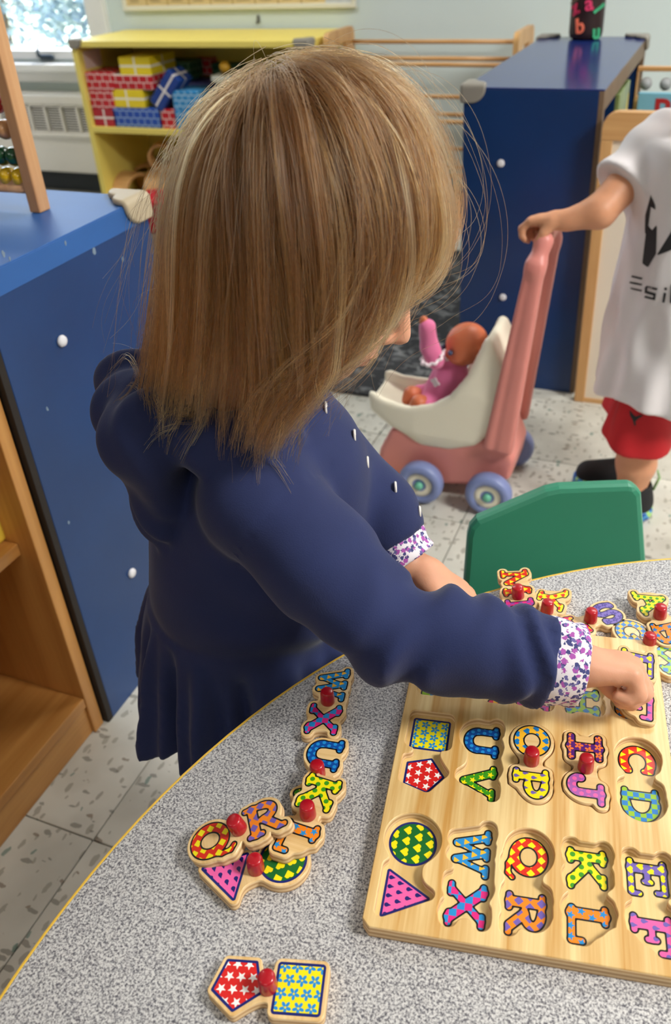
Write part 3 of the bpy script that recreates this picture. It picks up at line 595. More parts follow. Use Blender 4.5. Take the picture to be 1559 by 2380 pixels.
fm = {'pink': mat('foam_pink', S(226, 60, 110), .8), 'coral': mat('foam_coral', S(242, 120, 92), .8), 'green': mat('foam_green', S(60, 170, 120), .8), 'rose': mat('foam_rose', S(196, 40, 84), .8)}
A0 = math.atan2(-1, .14)
for ch, px, col, rot in (('a', (1363, 8), 'pink', .1), ('z', (1328, 20), 'rose', .5), ('b', (1342, 62), 'coral', .15), ('u', (1380, 76), 'green', .05), ('l', (1386, 22), 'green', -1.1), ('e', (1345, -30), 'coral', 0), ('s', (1380, -20), 'pink', 0)):
    q = ony(px, cp[1]+.04-CR); a = A0+(q[0]-cp[0]+.0)/CR; me = wrap(text_mesh(ch, .058, .003, fm[col], .0012), CR+.0025, a, q[2]-CH, rot); inst('foam_letter', me, cn)
for z0, z1 in ((.105, .150), (.165, .12)):
    MB().tube([((CR+.006)*math.cos(A0+t), (CR+.006)*math.sin(A0+t), z0+(z1-z0)*(t+1)/2) for t in np.linspace(-1.2, 1.2, 16)], .0012, 6).obj('cord', mat('tan_cord', S(150, 110, 76), .8), cn)
# ---------------------------------------------------------------- whiteboard panel and book stand
EX0, EX1, EY, EH = -.243, .62, 2.08, .737
ep = empty('display_panel', ((EX0+EX1)/2, EY, 0), 0, 'whiteboard panel in a light wooden frame behind the child in white', 'whiteboard'); hx = (EX1-EX0)/2
M90 = Matrix.Rotation(math.radians(90), 4, 'X')
m_fr = wood('frame_wood', S(212, 168, 112), S(188, 140, 86), 1, 'X', .4, 30); m_frz = wood('frame_wood_upright', S(212, 168, 112), S(188, 140, 86), 1, 'Z', .4, 30)
b = MB(); top = [(-hx, EH-.062), (hx, EH-.062)] + rrect(-hx, EH-.2, hx, EH, .035)[:12]; b.prism(top, -.014, .014, M90, bev=.002); b.obj('top_rail', m_fr, ep)
for sx in (-1, 1): MB().box2((sx*hx, -.014, 0), (sx*(hx-.026), .014, EH-.062), .002).obj('stile', m_frz, ep)
MB().box2((-hx+.026, -.006, .01), (hx-.026, .006, EH-.062)).obj('board_sheet', mat('cream_board', S(226, 216, 198), .4, var=.015, vscale=4), ep)
MB().box2((-hx+.026, -.010, 0), (hx-.026, .012, .012)).obj('bottom_rail', m_fr, ep)
BSY = 2.62
q0, q1 = ony((1500, 155), BSY), ony((1490, 212), BSY-.02)
bs = empty('book_stand', (.18, BSY, 0), 0, 'light wooden book stand with a puzzle-shaped cut-out behind the whiteboard', 'stand')
zt = q0[2]; xb0 = q0[0]-.02-.18
b = MB(); b.box2((xb0, 0, 0), (.36, .018, zt-.075), .002); b.box2((xb0, 0, zt-.012), (.36, .018, zt), .002); b.box2((xb0, 0, zt-.075), (xb0+.005, .018, zt-.012)); b.box2((xb0+.105, 0, zt-.075), (.36, .018, zt-.012)); b.obj('back_board', m_fr, bs)
b = MB(); 
for t in (0, 1): b.lathe([(.016, 0), (.016, .017)], 16, Matrix.Translation((xb0+.026+.052*t, .018, zt-.044)) @ M90)
b.obj('cut_out_edge', mat('grey_hole', S(168, 172, 176), .5), bs)
MB().box2((xb0, -.09, .40), (.36, 0, .418), .002).obj('ledge', m_fr, bs)
bk = empty('picture_book', (q1[0]+.13, BSY-.035, .42), 0, 'light blue picture book with red title letters on the wooden stand', 'book'); bh = q1[2]-.42
MB().box((0, 0, bh/2), (.27, .014, bh), .002).obj('cover', mat('book_blue', S(122, 182, 206), .35, var=.06, vscale=8), bk)
o = inst('title_letters', text_mesh('Pet', .085, .0006, mat('title_red', S(178, 40, 44), .4), .002), bk, (-.035, -.0078, bh-.048), (math.radians(90), 0, 0))
# floor sticker
ys = onz((893, 1148), 0); MB().lathe([(.055, .0003), (.055, .0011), (.0535, .0015)], 40).obj('floor_dot', mat('yellow_vinyl', S(238, 206, 30), .5), None, 'round yellow sticker on the tiles beside the doll stroller', 'sticker', loc=(ys[0]+.002, ys[1]+.012, 0))
# ---------------------------------------------------------------- round table
TZ, TCX, TCY, TR_ = .56, .276, .172, .612
def laminate():
    m = bpy.data.materials.new('grey_speckle_laminate'); m.use_nodes = True; nt = m.node_tree; bs = nt.nodes['Principled BSDF']; L = nt.links.new; bs.inputs['Roughness'].default_value = .38
    tc = nt.nodes.new('ShaderNodeTexCoord'); n = nt.nodes.new('ShaderNodeTexNoise'); n.inputs['Scale'].default_value = 620; n.inputs['Detail'].default_value = 2.5; n.inputs['Roughness'].default_value = .7; L(tc.outputs['Object'], n.inputs['Vector'])
    r = nt.nodes.new('ShaderNodeValToRGB'); e = r.color_ramp.elements; e[0].position = .36; e[1].position = .60; e[0].color = S(88, 88, 98); e[1].color = S(226, 226, 226); k = e.new(.47); k.color = S(172, 172, 176); L(n.outputs[0], r.inputs[0]); L(r.outputs[0], bs.inputs['Base Color']); return m
tb = empty('round_table', (TCX, TCY, 0), 0, 'round table with speckled grey laminate top and yellow edge', 'table')
MB().lathe([(TR_-.01, TZ-.026), (TR_-.0025, TZ-.024), (TR_-.0025, TZ-.0012), (TR_-.004, TZ)], 160).obj('tabletop', laminate(), tb)
b = MB(); n = 160; pr = [(TR_-.003, TZ-.0255), (TR_, TZ-.0245), (TR_+.0002, TZ-.0028), (TR_-.0012, TZ-.0006), (TR_-.003, TZ-.0008)]
vs = [(r*math.cos(6.28318530718*i/n), r*math.sin(6.28318530718*i/n), z) for r, z in pr for i in range(n)]; fs = [(j*n+i, j*n+(i+1) % n, (j+1)*n+(i+1) % n, (j+1)*n+i) for j in range(4) for i in range(n)]
b.add(vs, fs, 0, True).obj('edge_band', mat('yellow_edge', S(232, 190, 70), .45), tb)
m_leg = mat('chrome_leg', S(190, 192, 196), .25, metal=.9)
for i in range(4):
    a = math.radians(45+90*i+20); MB().lathe([(.016, .012), (.016, TZ-.026)], 14).obj('leg', m_leg, tb, loc=(.44*math.cos(a), .44*math.sin(a), 0)); MB().lathe([(.02, 0), (.021, .01), (.017, .02)], 14).obj('leg_glide', mat('glide_black', S(40, 40, 42), .6), tb, loc=(.44*math.cos(a), .44*math.sin(a), 0))
# ---------------------------------------------------------------- green chair
chn = np.array([.30, -.94, .16]); chn /= np.linalg.norm(chn); chp = onz((1385, 1131), .545); cax = np.cross([0, 0, 1.], chn); cax /= np.linalg.norm(cax); cay = np.cross(chn, cax)
def onplane(p): d = wray(p); t = ((chp-CAMP) @ chn)/(d @ chn); q = CAMP+d*t-chp; return (q @ cax, q @ cay)
tops = [onplane(p) for p in ((1492, 1150), (1478, 1132), (1462, 1129), (1300, 1135), (1268, 1142), (1108, 1210), (1092, 1228), (1086, 1250))]
seat_z = .30
lowz = (seat_z-chp[2])/cay[2]
rt = onplane((1502, 1300)); lf = onplane((1075, 1390))
def ext(a, c): t = (lowz-a[1])/(c[1]-a[1]); return (a[0]+(c[0]-a[0])*t, lowz)
poly = [ext(tops[0], rt)] + tops + [ext(tops[-1], lf)]
if sum(poly[i][0]*poly[(i+1) % len(poly)][1]-poly[(i+1) % len(poly)][0]*poly[i][1] for i in range(len(poly))) < 0: poly = poly[::-1]
ch = empty('child_chair', (chp[0], chp[1], 0), 0, 'green plastic child chair pushed up to the round table', 'chair')
Mc = Matrix(((cax[0], cay[0], chn[0], 0), (cax[1], cay[1], chn[1], 0), (cax[2], cay[2], chn[2], chp[2]), (0, 0, 0, 1)))
m_green = mat('green_plastic', S(50, 134, 106), .38, var=.03, vscale=12, bump=.05, bscale=500)
b = MB(); b.prism(poly, -.024, 0, Mc, bev=.007); b.obj('backrest', m_green, ch)
cdx = math.atan2(cax[1], cax[0])
f2 = chn[:2]/np.linalg.norm(chn[:2]); xs = [p[0] for p in poly]; mid = cax*(max(xs)+min(xs))/2; sc = mid[:2]+cay[:2]*lowz+f2*.125
M = Matrix.Rotation(cdx, 4, 'Z')
MB().box((sc[0], sc[1], seat_z-.006), (.31, .29, .022), .009, 3, M=M).obj('seat', m_green, ch)
for sx in (-1, 1):
    for sy in (-1, 1):
        p0 = V3((sc[0], sc[1], 0))+V3((cax[0], cax[1], 0))*.125*sx+V3((f2[0], f2[1], 0))*.11*sy; p1 = p0+V3((cax[0], cax[1], 0))*.018*sx+V3((f2[0], f2[1], 0))*.02*sy
        MB().tube([(p1[0], p1[1], 0), (p0[0], p0[1], seat_z-.016)], .013, 10).obj('leg', m_leg, ch)
# ================================================================ alphabet puzzle
def arc(cx, cy, rx, ry, a0, a1, n=14): return [(cx+rx*math.cos(math.radians(a0+(a1-a0)*i/n)), cy+ry*math.sin(math.radians(a0+(a1-a0)*i/n))) for i in range(n+1)]
def sf(x, y, w=.13, r=.085): return ([(x-w, y), (x+w, y)], r)         # slab serif
def sv(x, y0, y1, r=.08): return ([(x, y0), (x, y1)], r)
T_ = .135; t_ = .085
LET = {
 'A': [([(.2, .1), (.50, .9)], .10), ([(.5, .9), (.84, .1)], .135), ([(.33, .37), (.66, .37)], .07), sf(.17, .09), sf(.86, .09)],
 'B': [([(.25, .12), (.25, .88)], T_), sf(.18, .09, .1), sf(.18, .91, .1), (arc(.45, .69, .27, .20, 90, -90), .10), (arc(.48, .29, .30, .20, 90, -90), .11), ([(.25, .9), (.45, .9)], .09), ([(.25, .49), (.48, .49)], .07), ([(.25, .09), (.48, .09)], .09)],
 'C': [(arc(.52, .5, .38, .385, 48, 312, 22), .125), sv(.80, .68, .86, .09), sv(.82, .20, .26, .075)],
 'D': [([(.22, .12), (.22, .88)], T_), sf(.16, .09, .09), sf(.16, .91, .09), (arc(.42, .5, .42, .40, 90, -90, 18), .125), ([(.22, .9), (.42, .9)], .09), ([(.22, .1), (.42, .1)], .09)],
 'E': [([(.24, .12), (.24, .88)], T_), sf(.17, .09, .09), sf(.17, .91, .09), ([(.24, .91), (.78, .91)], t_), ([(.24, .5), (.56, .5)], t_), ([(.24, .09), (.82, .09)], t_), sv(.80, .72, .91, .075), sv(.86, .09, .28, .075), sv(.56, .42, .58, .075)],
 'F': [([(.24, .12), (.24, .88)], T_), sf(.24, .09, .15), sf(.17, .91, .09), ([(.24, .91), (.80, .91)], t_), ([(.24, .5), (.56, .5)], t_), sv(.84, .70, .91, .08), sv(.57, .40, .60, .08)],
 'G': [(arc(.5, .5, .38, .385, 50, 330, 22), .125), sv(.80, .66, .84, .085), ([(.80, .14), (.80, .40)], .11), ([(.62, .42), (.92, .42)], .075)],
 'H': [([(.22, .1), (.22, .9)], .125), ([(.82, .1), (.82, .9)], .125), ([(.22, .5), (.82, .5)], .09), sf(.22, .09, .13), sf(.22, .91, .13), sf(.82, .09, .13), sf(.82, .91, .13)],
 'I': [([(.5, .1), (.5, .9)], .15), sf(.5, .11, .33, .105), sf(.5, .89, .33, .105)],
 'J': [([(.58, .9), (.58, .34)], .135), (arc(.36, .32, .22, .21, 0, -185, 14), .12), ([(.16, .36), (.16, .36)], .125), sf(.60, .90, .24, .095)],
 'K': [([(.22, .1), (.22, .9)], .135), sf(.22, .09, .13), sf(.22, .91, .13), ([(.30, .42), (.78, .86)], .105), ([(.42, .52), (.84, .12)], .135), sf(.80, .91, .11), sf(.88, .09, .10)],
 'L': [([(.26, .1), (.26, .9)], .145), sf(.26, .91, .16), ([(.15, .10), (.84, .10)], .095), sv(.87, .10, .34, .09)],
 'M': [([(.18, .1), (.24, .9)], .09), ([(.24, .9), (.60, .2)], .12), ([(.60, .2), (.94, .9)], .075), ([(.98, .9), (1.02, .1)], .125), sf(.16, .09, .12), sf(1.03, .09, .12), sf(.18, .91, .09), sf(1.02, .91, .09)],
 'N': [([(.2, .1), (.2, .9)], .09), ([(.22, .88), (.82, .12)], .13), ([(.84, .12), (.84, .9)], .09), sf(.2, .09, .14), sf(.16, .91, .10), sf(.84, .91, .14)],
 'O': [(arc(.5, .5, .37, .385, 0, 360, 30), .13)],
 'P': [([(.25, .12), (.25, .88)], T_), sf(.25, .09, .15), sf(.18, .91, .1), (arc(.48, .66, .30, .235, 90, -90), .11), ([(.25, .90), (.48, .90)], .09), ([(.25, .43), (.48, .43)], .08)],
 'Q': [(arc(.5, .53, .37, .37, 0, 360, 30), .125), ([(.34, .20), (.52, .12), (.74, .02), (.96, .02), (1.06, .13)], .07)],
 'R': [([(.25, .12), (.25, .88)], T_), sf(.25, .09, .15), sf(.18, .91, .1), (arc(.48, .69, .29, .205, 90, -90), .105), ([(.25, .90), (.48, .90)], .09), ([(.25, .48), (.50, .48)], .075), ([(.52, .46), (.80, .14)], .125), ([(.82, .10), (.96, .10)], .085)],
 'S': [(arc(.5, .69, .27, .21, 30, 250, 14)+arc(.5, .30, .30, .215, 80, -160, 14)[1:], .12), sv(.77, .74, .88, .08), sv(.21, .12, .26, .08)],
 'T': [([(.5, .1), (.5, .9)], .14), sf(.5, .09, .17), ([(.14, .90), (.86, .90)], .095), sv(.12, .66, .90, .08), sv(.88, .66, .90, .08)],
 'U': [([(.20, .9), (.20, .38)]+arc(.5, .38, .30, .28, 180, 360, 14)+[(.80, .9)], .12), sf(.20, .91, .13), sf(.82, .91, .13)],
 'V': [([(.18, .9), (.50, .12)], .135), ([(.50, .12), (.84, .9)], .095), sf(.17, .91, .13), sf(.85, .91, .12)],
 'W': [([(.14, .9), (.36, .12)], .115), ([(.36, .12), (.58, .86)], .085), ([(.56, .86), (.78, .12)], .115), ([(.78, .12), (1.0, .9)], .08), sf(.13, .91, .12), sf(.58, .91, .10), sf(1.02, .91, .10)],
 'X': [([(.18, .9), (.84, .1)], .135), ([(.84, .9), (.18, .1)], .095), sf(.18, .91, .12), sf(.85, .91, .11), sf(.17, .09, .11), sf(.86, .09, .12)],
 'Y': [([(.16, .9), (.50, .46)], .125), ([(.84, .9), (.50, .46)], .09), ([(.5, .12), (.5, .46)], .13), sf(.5, .09, .17), sf(.15, .91, .12), sf(.87, .91, .12)],
 'Z': [([(.18, .89), (.82, .89)], .095), ([(.80, .86), (.20, .14)], .12), ([(.18, .11), (.84, .11)], .095), sv(.13, .68, .89, .08), sv(.88, .11, .33, .08)],
}
LH_ = 26.5     # letter height, mm
def sd_poly2(X, Y, P):
    d = np.full(X.shape, 1e9); s = np.ones(X.shape); n = len(P)
    for i in range(n):
        ax, ay = P[i]; bx, by = P[i-1]; ex, ey = bx-ax, by-ay; wx_, wy_ = X-ax, Y-ay; t = np.clip((wx_*ex+wy_*ey)/(ex*ex+ey*ey+1e-12), 0, 1)
        d = np.minimum(d, (wx_-ex*t)**2+(wy_-ey*t)**2); c1 = Y >= ay; c2 = Y < by; c3 = ex*wy_ > ey*wx_
        s = np.where((c1 & c2 & c3) | (~c1 & ~c2 & ~c3), -s, s)
    return s*np.sqrt(d)
def sd_letter(ch, X, Y):
    """mm, centred on the letter"""
    if ch == 'circle': return np.hypot(X, Y)-17.2
    if ch == 'triangle': return sd_poly2(X, Y, [(-15.5, -13), (15.5, -13), (0, 15.5)])-1.6
    if ch == 'square': return sd_poly2(X, Y, [(-13, -13), (13, -13), (13, 13), (-13, 13)])-2.4
    if ch == 'pentagon': return sd_poly2(X, Y, [(15.5*math.cos(math.radians(90+72*i)), 15.5*math.sin(math.radians(90+72*i))-1) for i in range(5)])-1.4
    st = LET[ch]; xs = [x for p, r in st for x, _ in p]; cx = (min(xs)+max(xs))/2; k = LH_*1.0; kx = LH_*1.12
    d = np.full(X.shape, 1e9)
    for pts, r in st:
        for i in range(max(1, len(pts)-1)):
            a = pts[i]; b = pts[min(i+1, len(pts)-1)]; ax, ay = (a[0]-cx)*kx, (a[1]-.5)*k; bx, by = (b[0]-cx)*kx, (b[1]-.5)*k
            ex, ey = bx-ax, by-ay; L2 = ex*ex+ey*ey; t = np.clip(((X-ax)*ex+(Y-ay)*ey)/L2, 0, 1) if L2 > 1e-9 else 0
            d = smin(d, np.hypot(X-ax-ex*t, Y-ay-ey*t)-r*k, 1.0) if d.min() < 1e8 else np.hypot(X-ax-ex*t, Y-ay-ey*t)-r*k
    return d-.75
def motif(kind, X, Y, p):
    """repeating motif, negative inside"""
    if kind == 'check': return np.sin(np.pi*X/p)*np.sin(np.pi*Y/p)*p/3
    row = np.floor(Y/p); ix = np.floor(X/p+.5*(row % 2)); x = X-(ix+.5-.5*(row % 2))*p; y = Y-(row+.5)*p; r = p*.34
    if kind == 'dot': return np.hypot(x, y)-r*.95
    if kind == 'diamond': return (np.abs(x)+np.abs(y))*.8-r
    if kind == 'tri': return np.maximum(np.maximum(-y-r*.8, y*.5+x*.87-r*.62), y*.5-x*.87-r*.62)
    if kind == 'hex': ax, ay = np.abs(x), np.abs(y); return np.maximum(ax*.87+ay*.5, ay)-r*.95
    if kind == 'heart':
        c = np.minimum(np.hypot(x-r*.48, y-r*.35), np.hypot(x+r*.48, y-r*.35))-r*.58
        v = np.maximum(np.abs(x)*.75-(y+r*1.12)*.66, y-r*.35); return np.minimum(c, v)
    if kind == 'drop':
        c = np.hypot(x, y+r*.25)-r*.68; v = np.maximum(np.abs(x)*.92+(y-r*1.25)*.42, -(y+r*.1)); return np.minimum(c, v)
    a = np.arctan2(x, y); rr = np.hypot(x, y)
    if kind == 'star':
        f = np.abs((a+np.pi/5) % (2*np.pi/5)-np.pi/5); R, q = r*1.35, r*.55; ex, ey = q*math.cos(math.pi/5)-R, q*math.sin(math.pi/5); px, py = rr*np.cos(f)-R, rr*np.sin(f); return (py*ex-px*ey)/math.hypot(ex, ey)*-1*-1*-1
    if kind == 'flower':
        f = (a+np.pi/5) % (2*np.pi/5)-np.pi/5; px, py = rr*np.cos(f), rr*np.sin(f); return np.minimum(np.hypot((px-r*.82)*.62, py)-r*.36, np.hypot(px-r*.3, py)-r*.12)
INK = {}
def ink(name, c):
    if name not in INK: INK[name] = mat('print_'+name, c, .3, coat=.0)
    return INK[name]
C_ = dict(black=S(18, 18, 20), navyline=S(22, 34, 110), yellow=S(240, 226, 20), green=S(60, 150, 32), dkgreen=S(14, 104, 44), orange=S(240, 136, 28), blue=S(24, 120, 196), ltblue=S(36, 140, 210), red=S(214, 44, 24), purple=S(112, 94, 178), pink=S(232, 98, 168), lime=S(140, 186, 34), gold=S(246, 186, 44), dkpurple=S(84, 34, 120), flame=S(246, 122, 58), mauve=S(168, 92, 172), magenta=S(222, 40, 130), violet=S(150, 70, 160), crimson=S(228, 44, 92), dkblue=S(16, 76, 160), white=S(244, 240, 238), indigo=S(28, 30, 110), dkviolet=S(62, 44, 140), scarlet=S(212, 36, 34))
DES = {'A': ('yellow', 'dot', 'green', 5), 'B': ('orange', 'star', 'blue', 7), 'C': ('red', 'tri', 'yellow', 6.5), 'D': ('lime', 'check', 'blue', 4.2), 'E': ('purple', 'heart', 'yellow', 7), 'F': ('pink', 'drop', 'purple', 7), 'G': ('gold', 'check', 'blue', 4), 'H': ('lime', 'diamond', 'blue', 7), 'I': ('dkpurple', 'flower', 'flame', 7.5), 'J': ('mauve', 'hex', 'pink', 5),
       'K': ('yellow', 'dot', 'green', 5.8), 'L': ('orange', 'star', 'ltblue', 7), 'M': ('red', 'tri', 'yellow', 6), 'N': ('magenta', 'check', 'violet', 3.8), 'O': ('gold', 'heart', 'blue', 7.5), 'P': ('yellow', 'drop', 'purple', 6.5), 'Q': ('red', 'diamond', 'yellow', 7), 'R': ('orange', 'diamond', 'purple', 7.5), 'S': ('purple', 'flower', 'dkviolet', 7), 'T': ('crimson', 'hex', 'gold', 6), 'U': ('dkblue', 'dot', 'ltblue', 4.6), 'V': ('green', 'star', 'yellow', 6.5), 'W': ('ltblue', 'tri', 'gold', 6), 'X': ('magenta', 'check', 'ltblue', 5), 'Y': ('yellow', 'heart', 'red', 6.5), 'Z': ('lime', 'drop', 'blue', 6),
       'circle': ('dkgreen', 'heart', 'yellow', 8.5), 'triangle': ('pink', 'drop', 'indigo', 6.5), 'square': ('yellow', 'flower', 'ltblue', 8), 'pentagon': ('scarlet', 'star', 'white', 7.5)}
PRINT = {}
def print_mesh(ch):
    if ch in PRINT: return PRINT[ch]
    base, kind, pc, per = DES[ch]; h = .3; ax = np.arange(-21, 21.01, h); X, Y = np.meshgrid(ax, ax, indexing='ij'); d = sd_letter(ch, X, Y); shape = len(ch) > 1; lw = 1.7 if shape else 1.15
    b = MB()
    for lay, F, mi in ((0, d, 0), (1, d+lw, 1), (2, np.maximum(d+lw, motif(kind, X+1.3, Y+.8, per)), 2)):
        vs, fs, _ = msq(F, -21, -21, h); b.add([(x/1000, y/1000, .00005+.00007*lay) for x, y in vs], fs, mi)
    PRINT[ch] = b.mesh('printed_letter' if not shape else 'printed_shape', [ink('navyline' if shape else 'black', C_['navyline' if shape else 'black']), ink(base, C_[base]), ink(pc, C_[pc])]); return PRINT[ch]
SPC = 19.3
PAIRS = {'YZ': 'YZ', 'SP': ('square', 'pentagon'), 'CT': ('circle', 'triangle'), 'ST': 'ST', 'UV': 'UV', 'WX': 'WX', 'MN': 'MN', 'OP': 'OP', 'QR': 'QR', 'GH': 'GH', 'IJ': 'IJ', 'KL': 'KL', 'AB': 'AB', 'CD': 'CD', 'EF': 'EF'}
SIL = {}
def silhouette(pair):
    if pair in SIL: return SIL[pair]
    h = .7; X, Y = np.meshgrid(np.arange(-45, 45.1, h), np.arange(-25, 25.1, h), indexing='ij'); d = None
    for q, ch in enumerate(PAIRS[pair]):
        x = X-(-SPC if q == 0 else SPC); e = sd_letter(ch, x, Y)
        if len(ch) == 1: e = smin(e, np.sqrt((x/9.5)**2+(Y/9.5)**2)*9.5-9.0, 3.5)
        e = e-2.3; d = e if d is None else smin(d, e, 5)
    neck = np.maximum(np.abs(X)-SPC, np.abs(Y)-8.5-.02*X**2*.6); d = smin(d, neck, 4)
    SIL[pair] = (d, -45, -25, h); return SIL[pair]
def slab(F, x0, y0, h, z0, z1, mi_top=0, mi_side=1, ch=.6, bottom=True, b=None):
    """solid of F<0 (mm) with a small chamfer at the top rim"""
    b = b or MB(); vs, fs, seg = msq(F+ch, x0, y0, h); k = len(b.v)
    b.add([(x/1000, y/1000, z1) for x, y in vs], fs, mi_top)
    gx, gy = np.gradient(F, h); V = np.array(vs)
    I = np.clip(np.round((V-[x0, y0])/h).astype(int), 0, np.array(F.shape)-1); g = np.stack([gx[I[:, 0], I[:, 1]], gy[I[:, 0], I[:, 1]]], 1); g /= np.maximum(np.linalg.norm(g, axis=1, keepdims=True), 1e-6)
    O = V+g*ch; used = sorted({i for s in seg for i in s}); ix = {u: i for i, u in enumerate(used)}
    r0 = [(O[u][0]/1000, O[u][1]/1000, z1-ch/1000*.8) for u in used]; r1 = [(O[u][0]/1000, O[u][1]/1000, z0) for u in used]; n = len(used); K = len(b.v)
    b.add(r0+r1, [(ix[a]+n, ix[c]+n, ix[c], ix[a]) for a, c in seg], mi_side, True)
    b.f += [(K+ix[a], K+ix[c], k+c, k+a) for a, c in seg]; b.m += [mi_top]*len(seg); b.sm += [True]*len(seg)
    if bottom: b.add([(x/1000, y/1000, z0) for x, y in vs], [f[::-1] for f in fs], mi_side)
    return b
m_pine = wood('pine_face', S(238, 212, 154), S(200, 150, 78), 1, 'Y', .38, 70, .2)
def ply_edge():
    m = bpy.data.materials.new('plywood_edge'); m.use_nodes = True; nt = m.node_tree; bs = nt.nodes['Principled BSDF']; L = nt.links.new; bs.inputs['Roughness'].default_value = .6
    tc = nt.nodes.new('ShaderNodeTexCoord'); wv = nt.nodes.new('ShaderNodeTexWave'); wv.wave_type = 'BANDS'; wv.bands_direction = 'Z'; wv.inputs['Scale'].default_value = 70; wv.inputs['Distortion'].default_value = .4; L(tc.outputs['Object'], wv.inputs['Vector'])
    r = nt.nodes.new('ShaderNodeValToRGB'); r.color_ramp.elements[0].color = S(188, 148, 100); r.color_ramp.elements[1].color = S(228, 200, 156); L(wv.outputs[0], r.inputs[0]); L(r.outputs[0], bs.inputs['Base Color']); return m
m_plyedge = ply_edge(); m_pocket = wood('pocket_floor', S(232, 206, 146), S(212, 176, 112), 1, 'Y', .4, 85, .2); m_knob = mat('red_knob', S(172, 14, 32), .3, coat=.3, sss=.1)
m_pinex = wood('pine_piece', S(240, 212, 160), S(214, 172, 108), 1, 'Y', .35, 85, .35)
PT = .0078
def rim(b): return b
kb = MB().lathe([(.0060, 0), (.0061, .001), (.0056, .0105), (.0052, .0120), (.0042, .0127)], 24).mesh('knob', m_knob)
PMESH = {}
def piece(pair, mid, z, ang, label, tilt=(0, 0)):
    e = empty('puzzle_piece', (mid[0], mid[1], z), 0, label, 'puzzle piece', 'wooden alphabet puzzle pieces'); e.rotation_euler = (tilt[0], tilt[1], ang)
    if pair not in PMESH: PMESH[pair] = slab(*silhouette(pair), 0, PT).mesh('wooden_base', [m_pinex, m_plyedge])
    inst('wooden_base', PMESH[pair], e)
    for q, ch in enumerate(PAIRS[pair]): me = print_mesh(ch); inst(me.name, me, e, ((-SPC if q == 0 else SPC)/1000, 0, PT))
    inst('knob', kb, e, (0, 0, PT)); return e
# board
BANG = math.radians(10.07); BLC = onz((838, 2150), TZ+.012); BW, BHT = 210., 291.
bd = empty('puzzle_board', (BLC[0], BLC[1], TZ+.0002), BANG, 'wooden alphabet puzzle board with letter-shaped pockets on the table', 'puzzle board')
h = .8; X, Y = np.meshgrid(np.arange(-3.2, BW+3.3, h), np.arange(-3.2, BHT+3.3, h), indexing='ij')
outer = sd_poly2(X, Y, [(0, 5), (5, 0), (BW-5, 0), (BW, 5), (BW, BHT-5), (BW-5, BHT), (5, BHT), (0, BHT-5)])
colx = [24.5, 66, 105, 145.5, 185.5]; rowy = [47.5, 144.5, 236]
GRID = [['CT', 'WX', 'QR', 'KL', 'EF'], ['SP', 'UV', 'OP', 'IJ', 'CD'], ['YZ', 'ST', 'MN', 'GH', 'AB']]
hole = np.full(X.shape, 1e9)
for r in range(3):
    for c in range(5):
        d, sx0, sy0, sh = silhouette(GRID[r][c])          # local x (reading) = -v, local y (up) = +u
        lx = -(Y-rowy[r]); ly = X-colx[c]; ok = (np.abs(lx) < 44) & (np.abs(ly) < 24.5)
        fx = np.clip((lx-sx0)/sh, 0, d.shape[0]-1.001); fy = np.clip((ly-sy0)/sh, 0, d.shape[1]-1.001); i0 = fx.astype(int); j0 = fy.astype(int); tx = fx-i0; ty = fy-j0
        v = d[i0, j0]*(1-tx)*(1-ty)+d[i0+1, j0]*tx*(1-ty)+d[i0, j0+1]*(1-tx)*ty+d[i0+1, j0+1]*tx*ty-.8
        hole = np.where(ok, np.minimum(hole, v), hole)
Fb = np.maximum(outer, -hole); PF = .0052
b = slab(Fb, -3.2, -3.2, h, PF-.0002, .0118, 0, 1, .7, False)
vs, fs, seg = msq(outer+.0, -3.2, -3.2, h); b.add([(x/1000, y/1000, PF) for x, y in vs], fs, 2)
n = len(vs); b.add([(x/1000, y/1000, PF) for x, y in vs]+[(x/1000, y/1000, 0) for x, y in vs], [(a+n, c+n, c, a) for a, c in seg], 1); b.add([(x/1000, y/1000, 0) for x, y in vs], [f[::-1] for f in fs], 1)
b.obj('board', [m_pine, m_plyedge, m_pocket], bd)
ca, sa = math.cos(BANG), math.sin(BANG)
def bpt(u, v): return (BLC[0]+(u*ca-v*sa)/1000, BLC[1]+(u*sa+v*ca)/1000)
for r in range(3):
    for c in range(5):
        for q, ch in enumerate(PAIRS[GRID[r][c]]): me = print_mesh(ch); inst(me.name, me, bd, (colx[c]/1000, (rowy[r]+(SPC if q == 0 else -SPC))/1000, PF), (0, 0, -math.pi/2))
NM = {'square': 'yellow square', 'pentagon': 'red starry pentagon', 'circle': 'green circle with hearts', 'triangle': 'pink triangle'}
zs_ = TZ+.0002+PF+.0003
piece('OP', bpt(colx[2], rowy[1]), zs_, BANG-math.pi/2, 'puzzle piece with gold O and yellow P seated in the board')
piece('IJ', bpt(colx[3], rowy[1]), zs_, BANG-math.pi/2, 'puzzle piece with purple I and mauve J seated in the board')
D = math.radians; Z0 = TZ+.0002
piece('WX', (-.2285, .4360), Z0, D(-77.7), 'puzzle piece with blue W and chequered X on the table')
piece('UV', (-.2070, .3665), Z0, D(-82), 'puzzle piece with blue U and green V, partly under another piece')
piece('KL', (-.1965, .3265), Z0+PT+.0006, D(-90), 'puzzle piece with yellow dotted K and orange L, lying across other pieces')
qm = onz((563, 1930), TZ+.018); piece('QR', (qm[0], qm[1]), Z0+.0128, D(37), 'puzzle piece with red Q and orange R, tilted on another piece', (0, D(-14)))
piece('CT', (-.2165, .2810), Z0, D(-140), 'puzzle piece with green heart circle and pink triangle on the table')
piece('SP', (-.1735, .2140), Z0, D(-164), 'puzzle piece with yellow square and red starry pentagon lying apart')
piece('MN', (-.1040, .6100), Z0+.0052, D(-70), 'puzzle piece with red M and magenta N, resting over another piece', (D(6), D(2)))
